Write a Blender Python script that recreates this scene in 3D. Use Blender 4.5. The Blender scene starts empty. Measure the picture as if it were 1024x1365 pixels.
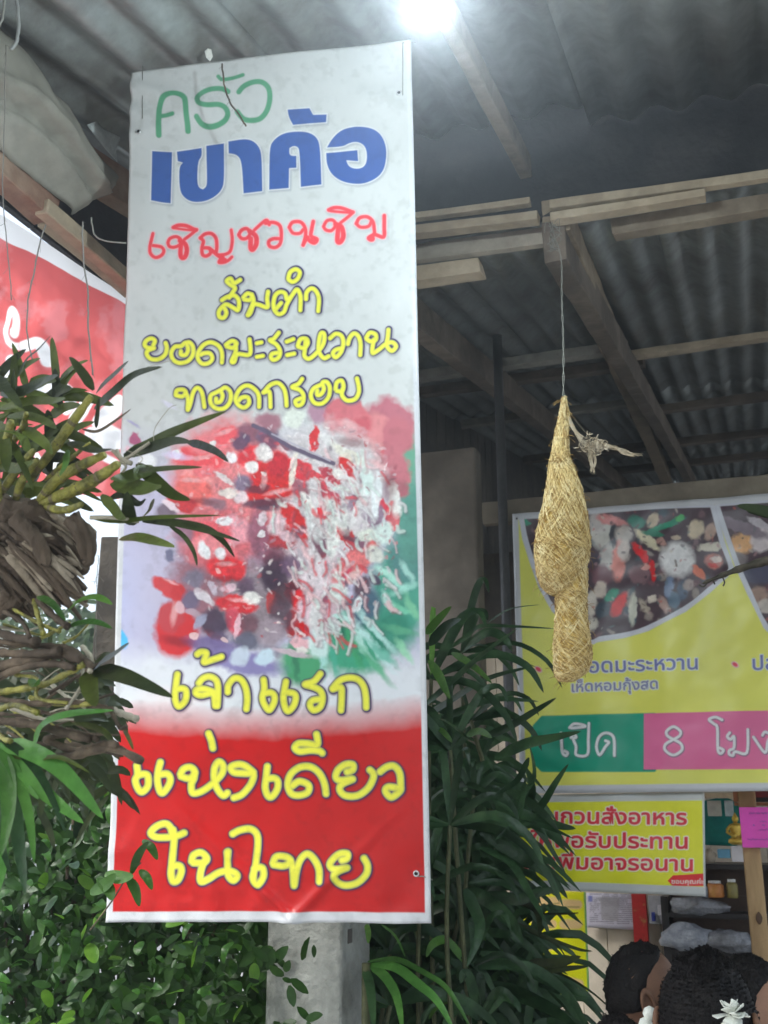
import bpy, bmesh, math, random
import numpy as np
from mathutils import Vector, Matrix
random.seed(7); np.random.seed(7)
S = bpy.context.scene
COL = S.collection
R = math.radians
# ------------------------------------------------------------------ camera
FPX, PITCH, CZ = 1400.0, R(16.0), 1.6          # focal length in photo pixels (1024x1365), tilt up, eye height
cam_d = bpy.data.cameras.new('camera'); cam = bpy.data.objects.new('camera', cam_d); COL.objects.link(cam)
cam.location = (0, 0, CZ); cam.rotation_euler = (R(90) + PITCH, 0, 0)
cam_d.sensor_fit = 'VERTICAL'; cam_d.sensor_height = 36.0; cam_d.lens = FPX / 1365 * 36.0
cam_d.clip_start = 0.05; cam_d.clip_end = 500
cam_d.dof.use_dof = True; cam_d.dof.focus_distance = 2.5; cam_d.dof.aperture_fstop = 8
S.camera = cam
# ------------------------------------------------------------------ sky, sun, exposure
w = bpy.data.worlds.new('World'); S.world = w; w.use_nodes = True
nt = w.node_tree; bg = nt.nodes['Background']
sky = nt.nodes.new('ShaderNodeTexSky'); sky.sky_type = 'NISHITA'; sky.sun_disc = False
SUN_EL, SUN_AZ = R(48), R(-128)                # azimuth measured from +Y towards +X
sky.sun_elevation = SUN_EL; sky.sun_rotation = SUN_AZ; sky.dust_density = 2.0; sky.air_density = 1.2
hs = nt.nodes.new('ShaderNodeHueSaturation'); hs.inputs['Saturation'].default_value = 0.5
nt.links.new(sky.outputs[0], hs.inputs['Color']); nt.links.new(hs.outputs[0], bg.inputs[0])
bg.inputs[1].default_value = 0.15
sd = bpy.data.lights.new('sun', 'SUN'); sd.energy = 1.2; sd.angle = R(12); sd.color = (1, .985, .95)
sun = bpy.data.objects.new('sun', sd); COL.objects.link(sun); sun.location = (-4, -4, 8)
d = Vector((math.sin(SUN_AZ) * math.cos(SUN_EL), math.cos(SUN_AZ) * math.cos(SUN_EL), math.sin(SUN_EL)))
sun.rotation_euler = d.to_track_quat('Z', 'Y').to_euler()
S.view_settings.view_transform = 'Standard'; S.view_settings.look = 'None'
S.view_settings.gamma = 1.0; S.view_settings.use_curve_mapping = False
S.view_settings.exposure = 1.66
S.cycles.max_bounces = 8; S.cycles.diffuse_bounces = 5; S.cycles.transparent_max_bounces = 12
S.cycles.use_denoising = True
# ------------------------------------------------------------------ helpers
AZ = R(19.7)
U = Vector((math.cos(AZ), -math.sin(AZ), 0)); V = Vector((math.sin(AZ), math.cos(AZ), 0)); Z = Vector((0, 0, 1))
C0 = Vector((0, 0, CZ))
cp, sp_ = math.cos(PITCH), math.sin(PITCH)
def ray(px, py):
    x, up = px - 512.0, 682.5 - py
    return Vector((x, FPX * cp - up * sp_, FPX * sp_ + up * cp))
def hit(px, py, P0, n):
    d = ray(px, py); return C0 + d * ((P0 - C0).dot(n) / d.dot(n))
def atY(px, py, Y): d = ray(px, py); return C0 + d * (Y / d.y)
def onV(px, py, v): d = ray(px, py); return C0 + d * (v / d.dot(V))
def onU(px, py, u): d = ray(px, py); return C0 + d * (u / d.dot(U))
def UV(u, v, z): return U * u + V * v + Z * z
def uvz(P): return P.dot(U), P.dot(V), P.z
def s2l(c): c /= 255.0; return c / 12.92 if c <= .04045 else ((c + .055) / 1.055) ** 2.4
def sc(r, g, b, k=1.5, veil=.009): return tuple(min(.85, max(.004, (s2l(v) - veil) * k)) for v in (r, g, b))
def tag(o, label=None, cat=None, group=None, kind=None):
    if label: o['label'] = label
    if cat: o['category'] = cat
    if group: o['group'] = group
    if kind: o['kind'] = kind
    return o
def link(o, parent=None):
    COL.objects.link(o)
    if parent is not None: o.parent = parent; o.matrix_parent_inverse = Matrix.Translation(-parent.location)
    return o
def empty(name, loc, label, cat, group=None):
    o = bpy.data.objects.new(name, None); o.location = loc; o.empty_display_size = .1; COL.objects.link(o)
    return tag(o, label, cat, group)
def mesh(name, vs, fs, mat=None, parent=None, smooth=False, uv=None):
    m = bpy.data.meshes.new(name); m.from_pydata([tuple(v) for v in vs], [], fs); m.update()
    if mat: m.materials.append(mat)
    if smooth: m.polygons.foreach_set('use_smooth', [True] * len(m.polygons))
    if uv is not None:
        l = m.uv_layers.new(name='UVMap'); idx = np.empty(len(m.loops), int); m.loops.foreach_get('vertex_index', idx)
        l.data.foreach_set('uv', np.asarray(uv, float)[idx].ravel())
    o = bpy.data.objects.new(name, m); link(o, parent); return o
def bevel(o, w=.004, seg=2):
    b = o.modifiers.new('bevel', 'BEVEL'); b.width = w; b.segments = seg; b.limit_method = 'ANGLE'; return o
def catmull(P, n=6):
    P = [Vector(p) for p in P]; 
    if len(P) < 3: 
        return [P[0].lerp(P[-1], i / n) for i in range(n + 1)]
    out = []
    for i in range(len(P) - 1):
        a, b, c, d = P[max(i - 1, 0)], P[i], P[i + 1], P[min(i + 2, len(P) - 1)]
        for k in range(n):
            t = k / n
            out.append(.5 * ((2 * b) + (c - a) * t + (2 * a - 5 * b + 4 * c - d) * t * t + (3 * b - a - 3 * c + d) * t ** 3))
    out.append(P[-1]); return out
class MB:
    def __init__(s): s.v = []; s.f = []
    def add(s, vs, fs):
        k = len(s.v); s.v += [tuple(v) for v in vs]; s.f += [tuple(i + k for i in f) for f in fs]; return s
    def box(s, o, ax, ay, az):
        o = Vector(o); c = [o + ax * i + ay * j + az * k for k in (0, 1) for j in (0, 1) for i in (0, 1)]
        return s.add(c, [(0, 2, 3, 1), (4, 5, 7, 6), (0, 1, 5, 4), (2, 6, 7, 3), (0, 4, 6, 2), (1, 3, 7, 5)])
    def tube(s, P, r, seg=6, cap=True):
        P = [Vector(p) for p in P]; n = len(P); rr = r if isinstance(r, (list, tuple)) else [r] * n
        vs = []; up = Vector((.31, .2, .93)); 
        for i, p in enumerate(P):
            t = (P[min(i + 1, n - 1)] - P[max(i - 1, 0)]).normalized()
            a = t.cross(up)
            if a.length < .05: a = t.cross(Vector((1, 0, 0)))
            a.normalize(); b = t.cross(a)
            up = b if False else up
            for k in range(seg):
                q = 2 * math.pi * k / seg; vs.append(p + (a * math.cos(q) + b * math.sin(q)) * rr[i])
        fs = [(i * seg + k, i * seg + (k + 1) % seg, (i + 1) * seg + (k + 1) % seg, (i + 1) * seg + k) for i in range(n - 1) for k in range(seg)]
        if cap: fs += [tuple(range(seg))[::-1], tuple((n - 1) * seg + k for k in range(seg))]
        return s.add(vs, fs)
    def blade(s, P, wd, nrm, fold=.25, prof=None, n=5):
        """long leaf: P control points, wd full width, nrm rough face normal; V-fold along the midrib"""
        Q = catmull(P, n); m = len(Q); vs = []; nrm = Vector(nrm)
        for i, p in enumerate(Q):
            t = i / (m - 1); tan = (Q[min(i + 1, m - 1)] - Q[max(i - 1, 0)]).normalized()
            side = tan.cross(nrm)
            if side.length < 1e-4: side = tan.cross(Vector((0, .3, 1)))
            side.normalize(); nn = side.cross(tan)
            wv = (prof(t) if prof else min(1, .25 + t * 4) * (1 - t ** 3.2) ** .8) * wd * .5
            vs += [p - side * wv + nn * wv * fold, p, p + side * wv + nn * wv * fold]
        fs = []
        for i in range(m - 1):
            a = i * 3; fs += [(a, a + 1, a + 4, a + 3), (a + 1, a + 2, a + 5, a + 4)]
        return s.add(vs, fs)
    def build(s, name, mat, parent=None, smooth=False): return mesh(name, s.v, s.f, mat, parent, smooth)
# ------------------------------------------------------------------ materials
def M(name, col, rough=.6, metal=0, var=.18, scale=6, bump=.15, bscale=40, spec=.4, trans=0, emit=None, col2=None, thr=(.45, .62),
      rand=0, stretch=(1, 1, 1), coat=0):
    m = bpy.data.materials.new(name); m.use_nodes = True; t = m.node_tree; N = t.nodes; L = t.links; b = N['Principled BSDF']
    tc = N.new('ShaderNodeTexCoord'); mp = N.new('ShaderNodeMapping'); mp.inputs['Scale'].default_value = stretch
    L.new(tc.outputs['Object'], mp.inputs['Vector'])
    no = N.new('ShaderNodeTexNoise'); no.inputs['Scale'].default_value = scale; no.inputs['Detail'].default_value = 8; no.inputs['Roughness'].default_value = .65
    L.new(mp.outputs[0], no.inputs['Vector'])
    cr = N.new('ShaderNodeValToRGB'); e = cr.color_ramp.elements
    c2 = col2 or tuple(min(1, c * (1 + var)) for c in col)
    e[0].position = thr[0] if col2 else .3; e[1].position = thr[1] if col2 else .7
    e[0].color = (*[c * (1 - (0 if col2 else var)) for c in col], 1); e[1].color = (*c2, 1)
    L.new(no.outputs['Fac'], cr.inputs['Fac']); out = cr.outputs['Color']
    if col2 or var > .02:   # a second, finer mottling
        n3 = N.new('ShaderNodeTexNoise'); n3.inputs['Scale'].default_value = scale * 7; n3.inputs['Detail'].default_value = 4; L.new(mp.outputs[0], n3.inputs['Vector'])
        mr = N.new('ShaderNodeMapRange'); mr.inputs[1].default_value = .25; mr.inputs[2].default_value = .75; mr.inputs[3].default_value = 1 - var * .8; mr.inputs[4].default_value = 1 + var * .8
        L.new(n3.outputs['Fac'], mr.inputs[0]); mx = N.new('ShaderNodeVectorMath'); mx.operation = 'SCALE'
        L.new(out, mx.inputs[0]); L.new(mr.outputs[0], mx.inputs['Scale']); out = mx.outputs[0]
    if rand:
        oi = N.new('ShaderNodeObjectInfo'); mr = N.new('ShaderNodeMapRange'); mr.inputs[3].default_value = 1 - rand; mr.inputs[4].default_value = 1 + rand
        L.new(oi.outputs['Random'], mr.inputs[0]); h = N.new('ShaderNodeHueSaturation'); L.new(out, h.inputs['Color']); L.new(mr.outputs[0], h.inputs['Value']); out = h.outputs[0]
    L.new(out, b.inputs['Base Color'])
    b.inputs['Roughness'].default_value = rough; b.inputs['Metallic'].default_value = metal; b.inputs['Specular IOR Level'].default_value = spec
    b.inputs['Coat Weight'].default_value = coat
    if bump:
        n2 = N.new('ShaderNodeTexNoise'); n2.inputs['Scale'].default_value = bscale; n2.inputs['Detail'].default_value = 6; L.new(mp.outputs[0], n2.inputs['Vector'])
        bp = N.new('ShaderNodeBump'); bp.inputs['Strength'].default_value = bump; bp.inputs['Distance'].default_value = .02
        L.new(n2.outputs['Fac'], bp.inputs['Height']); L.new(bp.outputs[0], b.inputs['Normal'])
    if trans:
        tr = N.new('ShaderNodeBsdfTranslucent'); L.new(out, tr.inputs['Color']); mix = N.new('ShaderNodeMixShader'); mix.inputs[0].default_value = trans
        L.new(b.outputs[0], mix.inputs[1]); L.new(tr.outputs[0], mix.inputs[2]); L.new(mix.outputs[0], N['Material Output'].inputs['Surface'])
    if emit:
        b.inputs['Emission Color'].default_value = (*emit[:3], 1); b.inputs['Emission Strength'].default_value = emit[3]
    return m
def print_mat(name, img, rough=.38, trans=.0, coat=.0, bump=.08, weave=700):
    """printed vinyl: a generated print, fine weave relief"""
    m = bpy.data.materials.new(name); m.use_nodes = True; t = m.node_tree; N = t.nodes; L = t.links; b = N['Principled BSDF']
    im = N.new('ShaderNodeTexImage'); im.image = img; im.interpolation = 'Cubic'; im.extension = 'EXTEND'
    tc = N.new('ShaderNodeTexCoord')
    no = N.new('ShaderNodeTexNoise'); no.inputs['Scale'].default_value = 3.0; no.inputs['Detail'].default_value = 9; L.new(tc.outputs['Object'], no.inputs['Vector'])
    mr = N.new('ShaderNodeMapRange'); mr.inputs[1].default_value = .3; mr.inputs[2].default_value = .7; mr.inputs[3].default_value = .90; mr.inputs[4].default_value = 1.04; L.new(no.outputs['Fac'], mr.inputs[0])
    mx = N.new('ShaderNodeVectorMath'); mx.operation = 'SCALE'; L.new(im.outputs['Color'], mx.inputs[0]); L.new(mr.outputs[0], mx.inputs['Scale'])
    L.new(mx.outputs[0], b.inputs['Base Color']); b.inputs['Roughness'].default_value = rough; b.inputs['Coat Weight'].default_value = coat
    b.inputs['Coat Roughness'].default_value = .25
    n2 = N.new('ShaderNodeTexNoise'); n2.inputs['Scale'].default_value = weave; L.new(tc.outputs['Object'], n2.inputs['Vector'])
    bp = N.new('ShaderNodeBump'); bp.inputs['Strength'].default_value = bump; bp.inputs['Distance'].default_value = .003
    L.new(n2.outputs['Fac'], bp.inputs['Height']); L.new(bp.outputs[0], b.inputs['Normal'])
    if trans:
        tr = N.new('ShaderNodeBsdfTranslucent'); L.new(mx.outputs[0], tr.inputs['Color']); mix = N.new('ShaderNodeMixShader'); mix.inputs[0].default_value = trans
        L.new(b.outputs[0], mix.inputs[1]); L.new(tr.outputs[0], mix.inputs[2]); L.new(mix.outputs[0], N['Material Output'].inputs['Surface'])
    return m
# ------------------------------------------------------------------ print painter (flat print only)
def vnoise(X, Y, scale, seed=0, oct=4):
    """value noise over photo coordinates, about -1..1"""
    rs = np.random.RandomState(seed); tot = np.zeros_like(X); amp = 1.0; nrm = 0
    for o in range(oct):
        g = rs.rand(128, 128) * 2 - 1
        x = X / scale * 2 ** o + 31.7 * o + 500; y = Y / scale * 2 ** o + 17.3 * o + 500
        xi = np.floor(x).astype(int); yi = np.floor(y).astype(int); fx = x - xi; fy = y - yi
        fx = fx * fx * (3 - 2 * fx); fy = fy * fy * (3 - 2 * fy)
        a = g[yi % 128, xi % 128]; b = g[yi % 128, (xi + 1) % 128]; c = g[(yi + 1) % 128, xi % 128]; d_ = g[(yi + 1) % 128, (xi + 1) % 128]
        tot += amp * ((a * (1 - fx) + b * fx) * (1 - fy) + (c * (1 - fx) + d_ * fx) * fy); nrm += amp; amp *= .55
    return tot / nrm
def project(P):
    r = P - C0; x = r.x; up = -r.y * sp_ + r.z * cp; f = r.y * cp + r.z * sp_
    return 512 + FPX * x / f, 682.5 - FPX * up / f
class Canvas:
    """a print, addressed in the pixels of the photograph it was read from; corners = its four 3-D corners (TL,TR,BR,BL)"""
    def __init__(s, corners, w, h, base):
        s.c = corners; s.w, s.h = w, h
        a = np.array([tuple(p) for p in corners]); 
        u = (np.arange(w) + .5) / w; v = (np.arange(h) + .5) / h          # v down
        uu, vv = np.meshgrid(u, v)
        P = (a[0] * ((1 - uu) * (1 - vv))[..., None] + a[1] * (uu * (1 - vv))[..., None] + a[2] * (uu * vv)[..., None] + a[3] * ((1 - uu) * vv)[..., None]) - np.array([0, 0, CZ])
        f = P[..., 1] * cp + P[..., 2] * sp_
        s.X = 512 + FPX * P[..., 0] / f; s.Y = 682.5 - FPX * (-P[..., 1] * sp_ + P[..., 2] * cp) / f
        s.u, s.v = uu, vv
        s.col = np.ones((h, w, 3)) * np.array(base)
        s.wx = s.wy = None
    def win(s, x0, y0, x1, y1):
        m = (s.X > x0) & (s.X < x1) & (s.Y > y0) & (s.Y < y1); r = np.flatnonzero(m.any(1)); c = np.flatnonzero(m.any(0))
        if len(r) == 0: return None
        return slice(r[0], r[-1] + 1), slice(c[0], c[-1] + 1)
    def put(s, sl, a, color): s.col[sl] = s.col[sl] * (1 - a[..., None]) + np.array(color) * a[..., None]
    def seg_dist(s, pts, sl, off=(0, 0), warp=None):
        X = s.X[sl] - off[0]; Y = s.Y[sl] - off[1]
        if warp: X = X + vnoise(s.X[sl], s.Y[sl], warp[0], 3) * warp[1]; Y = Y + vnoise(s.X[sl], s.Y[sl], warp[0], 4) * warp[1]
        best = np.full(X.shape, 1e9)
        for (x0, y0), (x1, y1) in zip(pts[:-1], pts[1:]):
            dx, dy = x1 - x0, y1 - y0; L2 = dx * dx + dy * dy + 1e-9
            t = np.clip(((X - x0) * dx + (Y - y0) * dy) / L2, 0, 1); best = np.minimum(best, (X - x0 - t * dx) ** 2 + (Y - y0 - t * dy) ** 2)
        return np.sqrt(best)
    def stroke(s, pts, r, color, off=(0, 0), soft=.8, alpha=1.0, warp=None):
        xs = [p[0] for p in pts]; ys = [p[1] for p in pts]; q = r + soft + 4
        sl = s.win(min(xs) - q, min(ys) - q, max(xs) + q, max(ys) + q)
        if sl: s.put(sl, np.clip((r + soft * .5 - s.seg_dist(pts, sl, off, warp)) / soft, 0, 1) * alpha, color)
    def poly(s, pts, color, grow=0, soft=.8, alpha=1.0, off=(0, 0), warp=None):
        xs = [p[0] for p in pts]; ys = [p[1] for p in pts]; q = grow + soft + 6
        sl = s.win(min(xs) - q, min(ys) - q, max(xs) + q, max(ys) + q)
        if not sl: return
        X = s.X[sl] - off[0]; Y = s.Y[sl] - off[1]
        if warp: X = X + vnoise(s.X[sl], s.Y[sl], warp[0], 5) * warp[1]; Y = Y + vnoise(s.X[sl], s.Y[sl], warp[0], 6) * warp[1]
        ins = np.zeros(X.shape, bool); P = list(pts) + [pts[0]]; best = np.full(X.shape, 1e9)
        for (x0, y0), (x1, y1) in zip(P[:-1], P[1:]):
            if y0 != y1: ins ^= ((Y >= y0) != (Y >= y1)) & (X < (x1 - x0) * (Y - y0) / (y1 - y0) + x0)
            dx, dy = x1 - x0, y1 - y0; t = np.clip(((X - x0) * dx + (Y - y0) * dy) / (dx * dx + dy * dy + 1e-9), 0, 1)
            best = np.minimum(best, (X - x0 - t * dx) ** 2 + (Y - y0 - t * dy) ** 2)
        sd_ = np.sqrt(best) * np.where(ins, -1, 1)
        s.put(sl, np.clip((grow + soft * .5 - sd_) / soft, 0, 1) * alpha, color)
    def blob(s, x, y, rx, ry, ang, color, soft=.35, warp=(14, 5), alpha=1.0, seed=0):
        q = max(rx, ry) * (1 + soft) + 8; sl = s.win(x - q, y - q, x + q, y + q)
        if not sl: return
        X0, Y0 = s.X[sl], s.Y[sl]
        X = X0 - x + vnoise(X0, Y0, warp[0], 11 + seed) * warp[1]; Y = Y0 - y + vnoise(X0, Y0, warp[0], 12 + seed) * warp[1]
        c, n = math.cos(R(ang)), math.sin(R(ang)); a = (X * c + Y * n) / rx; b = (-X * n + Y * c) / ry
        s.put(sl, np.clip((1 + soft * .5 - np.sqrt(a * a + b * b)) / soft, 0, 1) * alpha, color)
    def tris(s, T, color, dilate=0.0, soft=1.0, off=(0, 0), alpha=1.0):
        """T: triangles in photo pixels (n,3,2); coverage by signed distance of each triangle"""
        T = np.asarray(T) + np.array(off); sl = s.win(T[..., 0].min() - 4, T[..., 1].min() - 4, T[..., 0].max() + 4, T[..., 1].max() + 4)
        if not sl: return
        X, Y = s.X[sl], s.Y[sl]; best = np.full(X.shape, 1e9)
        for t in T:
            g = dilate + soft + 1.5; mx = (X[:, :] > t[:, 0].min() - g) & (X < t[:, 0].max() + g) & (Y > t[:, 1].min() - g) & (Y < t[:, 1].max() + g)
            rr = np.flatnonzero(mx.any(1)); cc = np.flatnonzero(mx.any(0))
            if len(rr) == 0: continue
            q = (slice(rr[0], rr[-1] + 1), slice(cc[0], cc[-1] + 1)); x, y = X[q], Y[q]
            A = (t[1, 0] - t[0, 0]) * (t[2, 1] - t[0, 1]) - (t[2, 0] - t[0, 0]) * (t[1, 1] - t[0, 1]); sg = 1 if A > 0 else -1
            inside = np.ones(x.shape, bool); bd = np.full(x.shape, 1e9)
            for i in range(3):
                x0, y0 = t[i]; x1, y1 = t[(i + 1) % 3]; dx, dy = x1 - x0, y1 - y0
                inside &= (dx * (y - y0) - dy * (x - x0)) * sg >= 0
                k = np.clip(((x - x0) * dx + (y - y0) * dy) / (dx * dx + dy * dy + 1e-9), 0, 1); bd = np.minimum(bd, (x - x0 - k * dx) ** 2 + (y - y0 - k * dy) ** 2)
            bd = np.where(inside, 0, np.sqrt(bd)); best[q] = np.minimum(best[q], bd)
        s.put(sl, np.clip((dilate + soft * .5 - best) / soft + .5 * (best <= 0), 0, 1) * alpha, color)
    def image(s, name):
        h, w = s.h, s.w; im = bpy.data.images.new(name, w, h, float_buffer=False, alpha=False)
        c = np.clip(s.col, 0, 1); c = np.where(c <= .0031308, c * 12.92, 1.055 * np.power(np.maximum(c, 1e-6), 1 / 2.4) - .055)
        a = np.ones((h, w, 4), np.float32); a[..., :3] = c[::-1]; im.pixels.foreach_set(a.ravel()); im.update(); im.pack(); return im
def font_tris(txt, bold=0.0):
    c = bpy.data.curves.new('t', 'FONT'); c.body = txt; c.size = 1; c.resolution_u = 3; c.offset = bold; o = bpy.data.objects.new('t', c); COL.objects.link(o)
    dg = bpy.context.evaluated_depsgraph_get(); dg.update(); me = o.evaluated_get(dg).to_mesh(); me.calc_loop_triangles()
    v = np.array([tuple(p.co)[:2] for p in me.vertices]); T = np.array([v[list(t.vertices)] for t in me.loop_triangles]) if len(me.loop_triangles) else np.zeros((0, 3, 2))
    bpy.data.objects.remove(o); bpy.data.curves.remove(c); return T
def fit_text(T, x0, y0, x1, y1, h=None):
    """lay the text from baseline (x0,y0) to (x1,y1) in photo pixels"""
    mn = T[..., 0].min(); mx = T[..., 0].max(); k = math.hypot(x1 - x0, y1 - y0) / (mx - mn); ky = k if h is None else h
    ux, uy = (x1 - x0) / math.hypot(x1 - x0, y1 - y0), (y1 - y0) / math.hypot(x1 - x0, y1 - y0)
    a = (T[..., 0] - mn) * k; b = T[..., 1] * ky
    return np.stack([x0 + a * ux + b * uy, y0 + a * uy - b * ux], -1)
def sheet(name, corners, nu, nv, disp, mat, parent, thick=.0012):
    """printed sheet as a fine grid between its four corners, pushed along its normal"""
    a = [Vector(p) for p in corners]; n = (a[1] - a[0]).cross(a[3] - a[0]).normalized(); 
    if n.dot(C0 - a[0]) < 0: n = -n
    vs = []; uv = []
    for j in range(nv + 1):
        for i in range(nu + 1):
            u, v = i / nu, j / nv; p = (a[0] * (1 - u) + a[1] * u) * (1 - v) + (a[3] * (1 - u) + a[2] * u) * v
            vs.append(p + n * disp(u, v)); uv.append((u, 1 - v))
    k = nu + 1; fs = [(j * k + i, (j + 1) * k + i, (j + 1) * k + i + 1, j * k + i + 1) for j in range(nv) for i in range(nu)]
    o = mesh(name, vs, fs, mat, parent, True, uv); 
    if thick: m = o.modifiers.new('thickness', 'SOLIDIFY'); m.thickness = thick; m.offset = -1
    return o, n
from mathutils import noise as mnoise
def fb(x, y, z=0.0, o=3): return mnoise.fractal(Vector((x, y, z)), 1.0, 2.0, o)
# ================================================================== the tall food banner: print read stroke by stroke
BH = Vector((math.cos(R(8.6)), -math.sin(R(8.6)), 0)); BV = Vector((0, -math.sin(R(7)), math.cos(R(7)))); BN = BH.cross(BV).normalized()
BP = atY(360, 650, 2.45)
def onB(px, py, off=0): return hit(px, py, BP - BN * off, BN)
ban_c = [onB(176, 97), onB(548, 52), onB(576, 1229), onB(144, 1228)]
WHT = sc(186, 188, 185, 1.2, 0)
def tr(ox, oy, k, pts): return [(ox + x / k, oy + y / k) for x, y in pts]
def sm(pts, n=5): return [(p[0], p[1]) for p in catmull([(x, y, 0) for x, y in pts], n)]
def paint_banner():
    c = Canvas(ban_c, 620, 1800, WHT); X, Y = c.X, c.Y
    # faint folds of dirt and a lilac wash where the picture fades in
    n1 = vnoise(X, Y, 70, 21); n2 = vnoise(X, Y, 26, 22)
    wash = np.clip((Y - 545 - 25 * n1) / 120, 0, 1) * np.clip((960 - Y) / 80, 0, 1)
    c.col = c.col * (1 - .75 * wash[..., None]) + np.array(sc(158, 152, 178)) * (.75 * wash[..., None])
    blue = np.clip(1 - np.abs(Y - 800) / 130, 0, 1) * np.clip((215 + 20 * n1 - X) / 50, 0, 1)
    c.col = c.col * (1 - .6 * blue[..., None]) + np.array(sc(150, 158, 190)) * (.6 * blue[..., None])
    pale = np.clip((Y - 850 - 14 * n2) / 40, 0, 1); c.col = c.col * (1 - .8 * pale[..., None]) + np.array(sc(192, 196, 198)) * (.8 * pale[..., None])
    B = []
    def b(k, x, y, rx, ry, ang, rgb, soft=.4, wr=4, al=1.0):
        ox, oy, s_ = {'a': (160, 530, 4.876), 'b': (350, 530, 4.876), 'c': (160, 720, 4.876), 'd': (350, 720, 4.6545)}[k]
        c.blob(ox + x / s_, oy + y / s_, rx / s_, ry / s_, ang, sc(*rgb), soft, (11, wr), al, len(B)); B.append(1)
    # green leaf bed on the right and below
    b('d', 850, 330, 170, 330, 0, (70, 140, 120), .5, 9); b('d', 900, 120, 110, 160, 0, (75, 120, 118), .6); b('b', 960, 800, 90, 330, 0, (80, 130, 118), .6, 7)
    b('b', 960, 380, 50, 200, 0, (92, 142, 120), .8); b('d', 560, 640, 230, 200, 20, (60, 140, 110), .5, 9); b('d', 250, 760, 150, 130, 0, (70, 140, 100), .5, 6)
    b('d', 640, 420, 90, 130, 20, (70, 95, 110), .6); b('d', 800, 560, 120, 140, 30, (50, 120, 100), .6, 7)
    for x, y, a, l, rgb in [(520, 600, 62, 160, (35, 92, 74)), (600, 620, 58, 190, (160, 195, 185)), (680, 640, 52, 200, (170, 205, 196)), (560, 660, 66, 150, (60, 140, 95)),
                            (740, 700, 40, 120, (90, 160, 140)), (780, 600, 30, 130, (60, 130, 110)), (850, 420, 20, 100, (110, 180, 150)), (880, 300, -20, 90, (140, 190, 176)),
                            (820, 250, 40, 90, (150, 196, 182)), (900, 200, 60, 80, (150, 190, 180)), (700, 770, 50, 150, (70, 150, 110)), (370, 700, 85, 150, (150, 190, 184)),
                            (440, 730, 80, 130, (70, 150, 126)), (700, 560, 48, 200, (160, 196, 190)), (200, 760, 80, 120, (55, 110, 84)), (780, 380, 60, 60, (168, 196, 188)),
                            (880, 690, 60, 80, (130, 185, 150)), (860, 560, 15, 110, (85, 150, 118)), (930, 420, 60, 90, (115, 175, 140)), (760, 200, 30, 70, (160, 200, 185))]:
        b('d', x, y, l, 22, a, rgb, .9, 5, .85)
    for x, y, rx, ry, rgb in [(700, 250, 40, 28, (70, 60, 80)), (620, 290, 50, 70, (84, 66, 78)), (585, 395, 22, 60, (196, 206, 200))]: b('d', x, y, rx, ry, 30, rgb, .5, 2)
    # tomatoes and mushrooms upper right
    b('b', 810, 200, 180, 190, 20, (160, 96, 106), .25, 7); b('b', 540, 130, 145, 150, 0, (176, 98, 104), .2, 5); b('b', 700, 250, 150, 160, 20, (184, 118, 120), .2, 6)
    b('b', 880, 250, 110, 120, 0, (164, 96, 104), .3, 6); b('b', 640, 190, 60, 90, 30, (172, 84, 92), .6, 4); b('b', 770, 450, 130, 90, 30, (172, 84, 92), .25, 5)
    b('b', 870, 470, 90, 150, -10, (168, 100, 108), .4, 8); b('b', 900, 600, 50, 60, 0, (150, 90, 98), .5)
    # the heap
    b('b', 380, 620, 430, 440, 30, (178, 172, 172), .3, 14); b('a', 700, 560, 380, 430, 0, (188, 112, 114), .35, 14); b('c', 620, 260, 270, 330, 20, (132, 92, 102), .5, 14); b('a', 640, 900, 260, 200, 0, (186, 96, 102), .5, 14)
    b('d', 250, 260, 260, 330, 10, (178, 160, 164), .3, 10); b('c', 850, 420, 230, 250, 0, (124, 112, 118), .5, 10)
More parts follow.
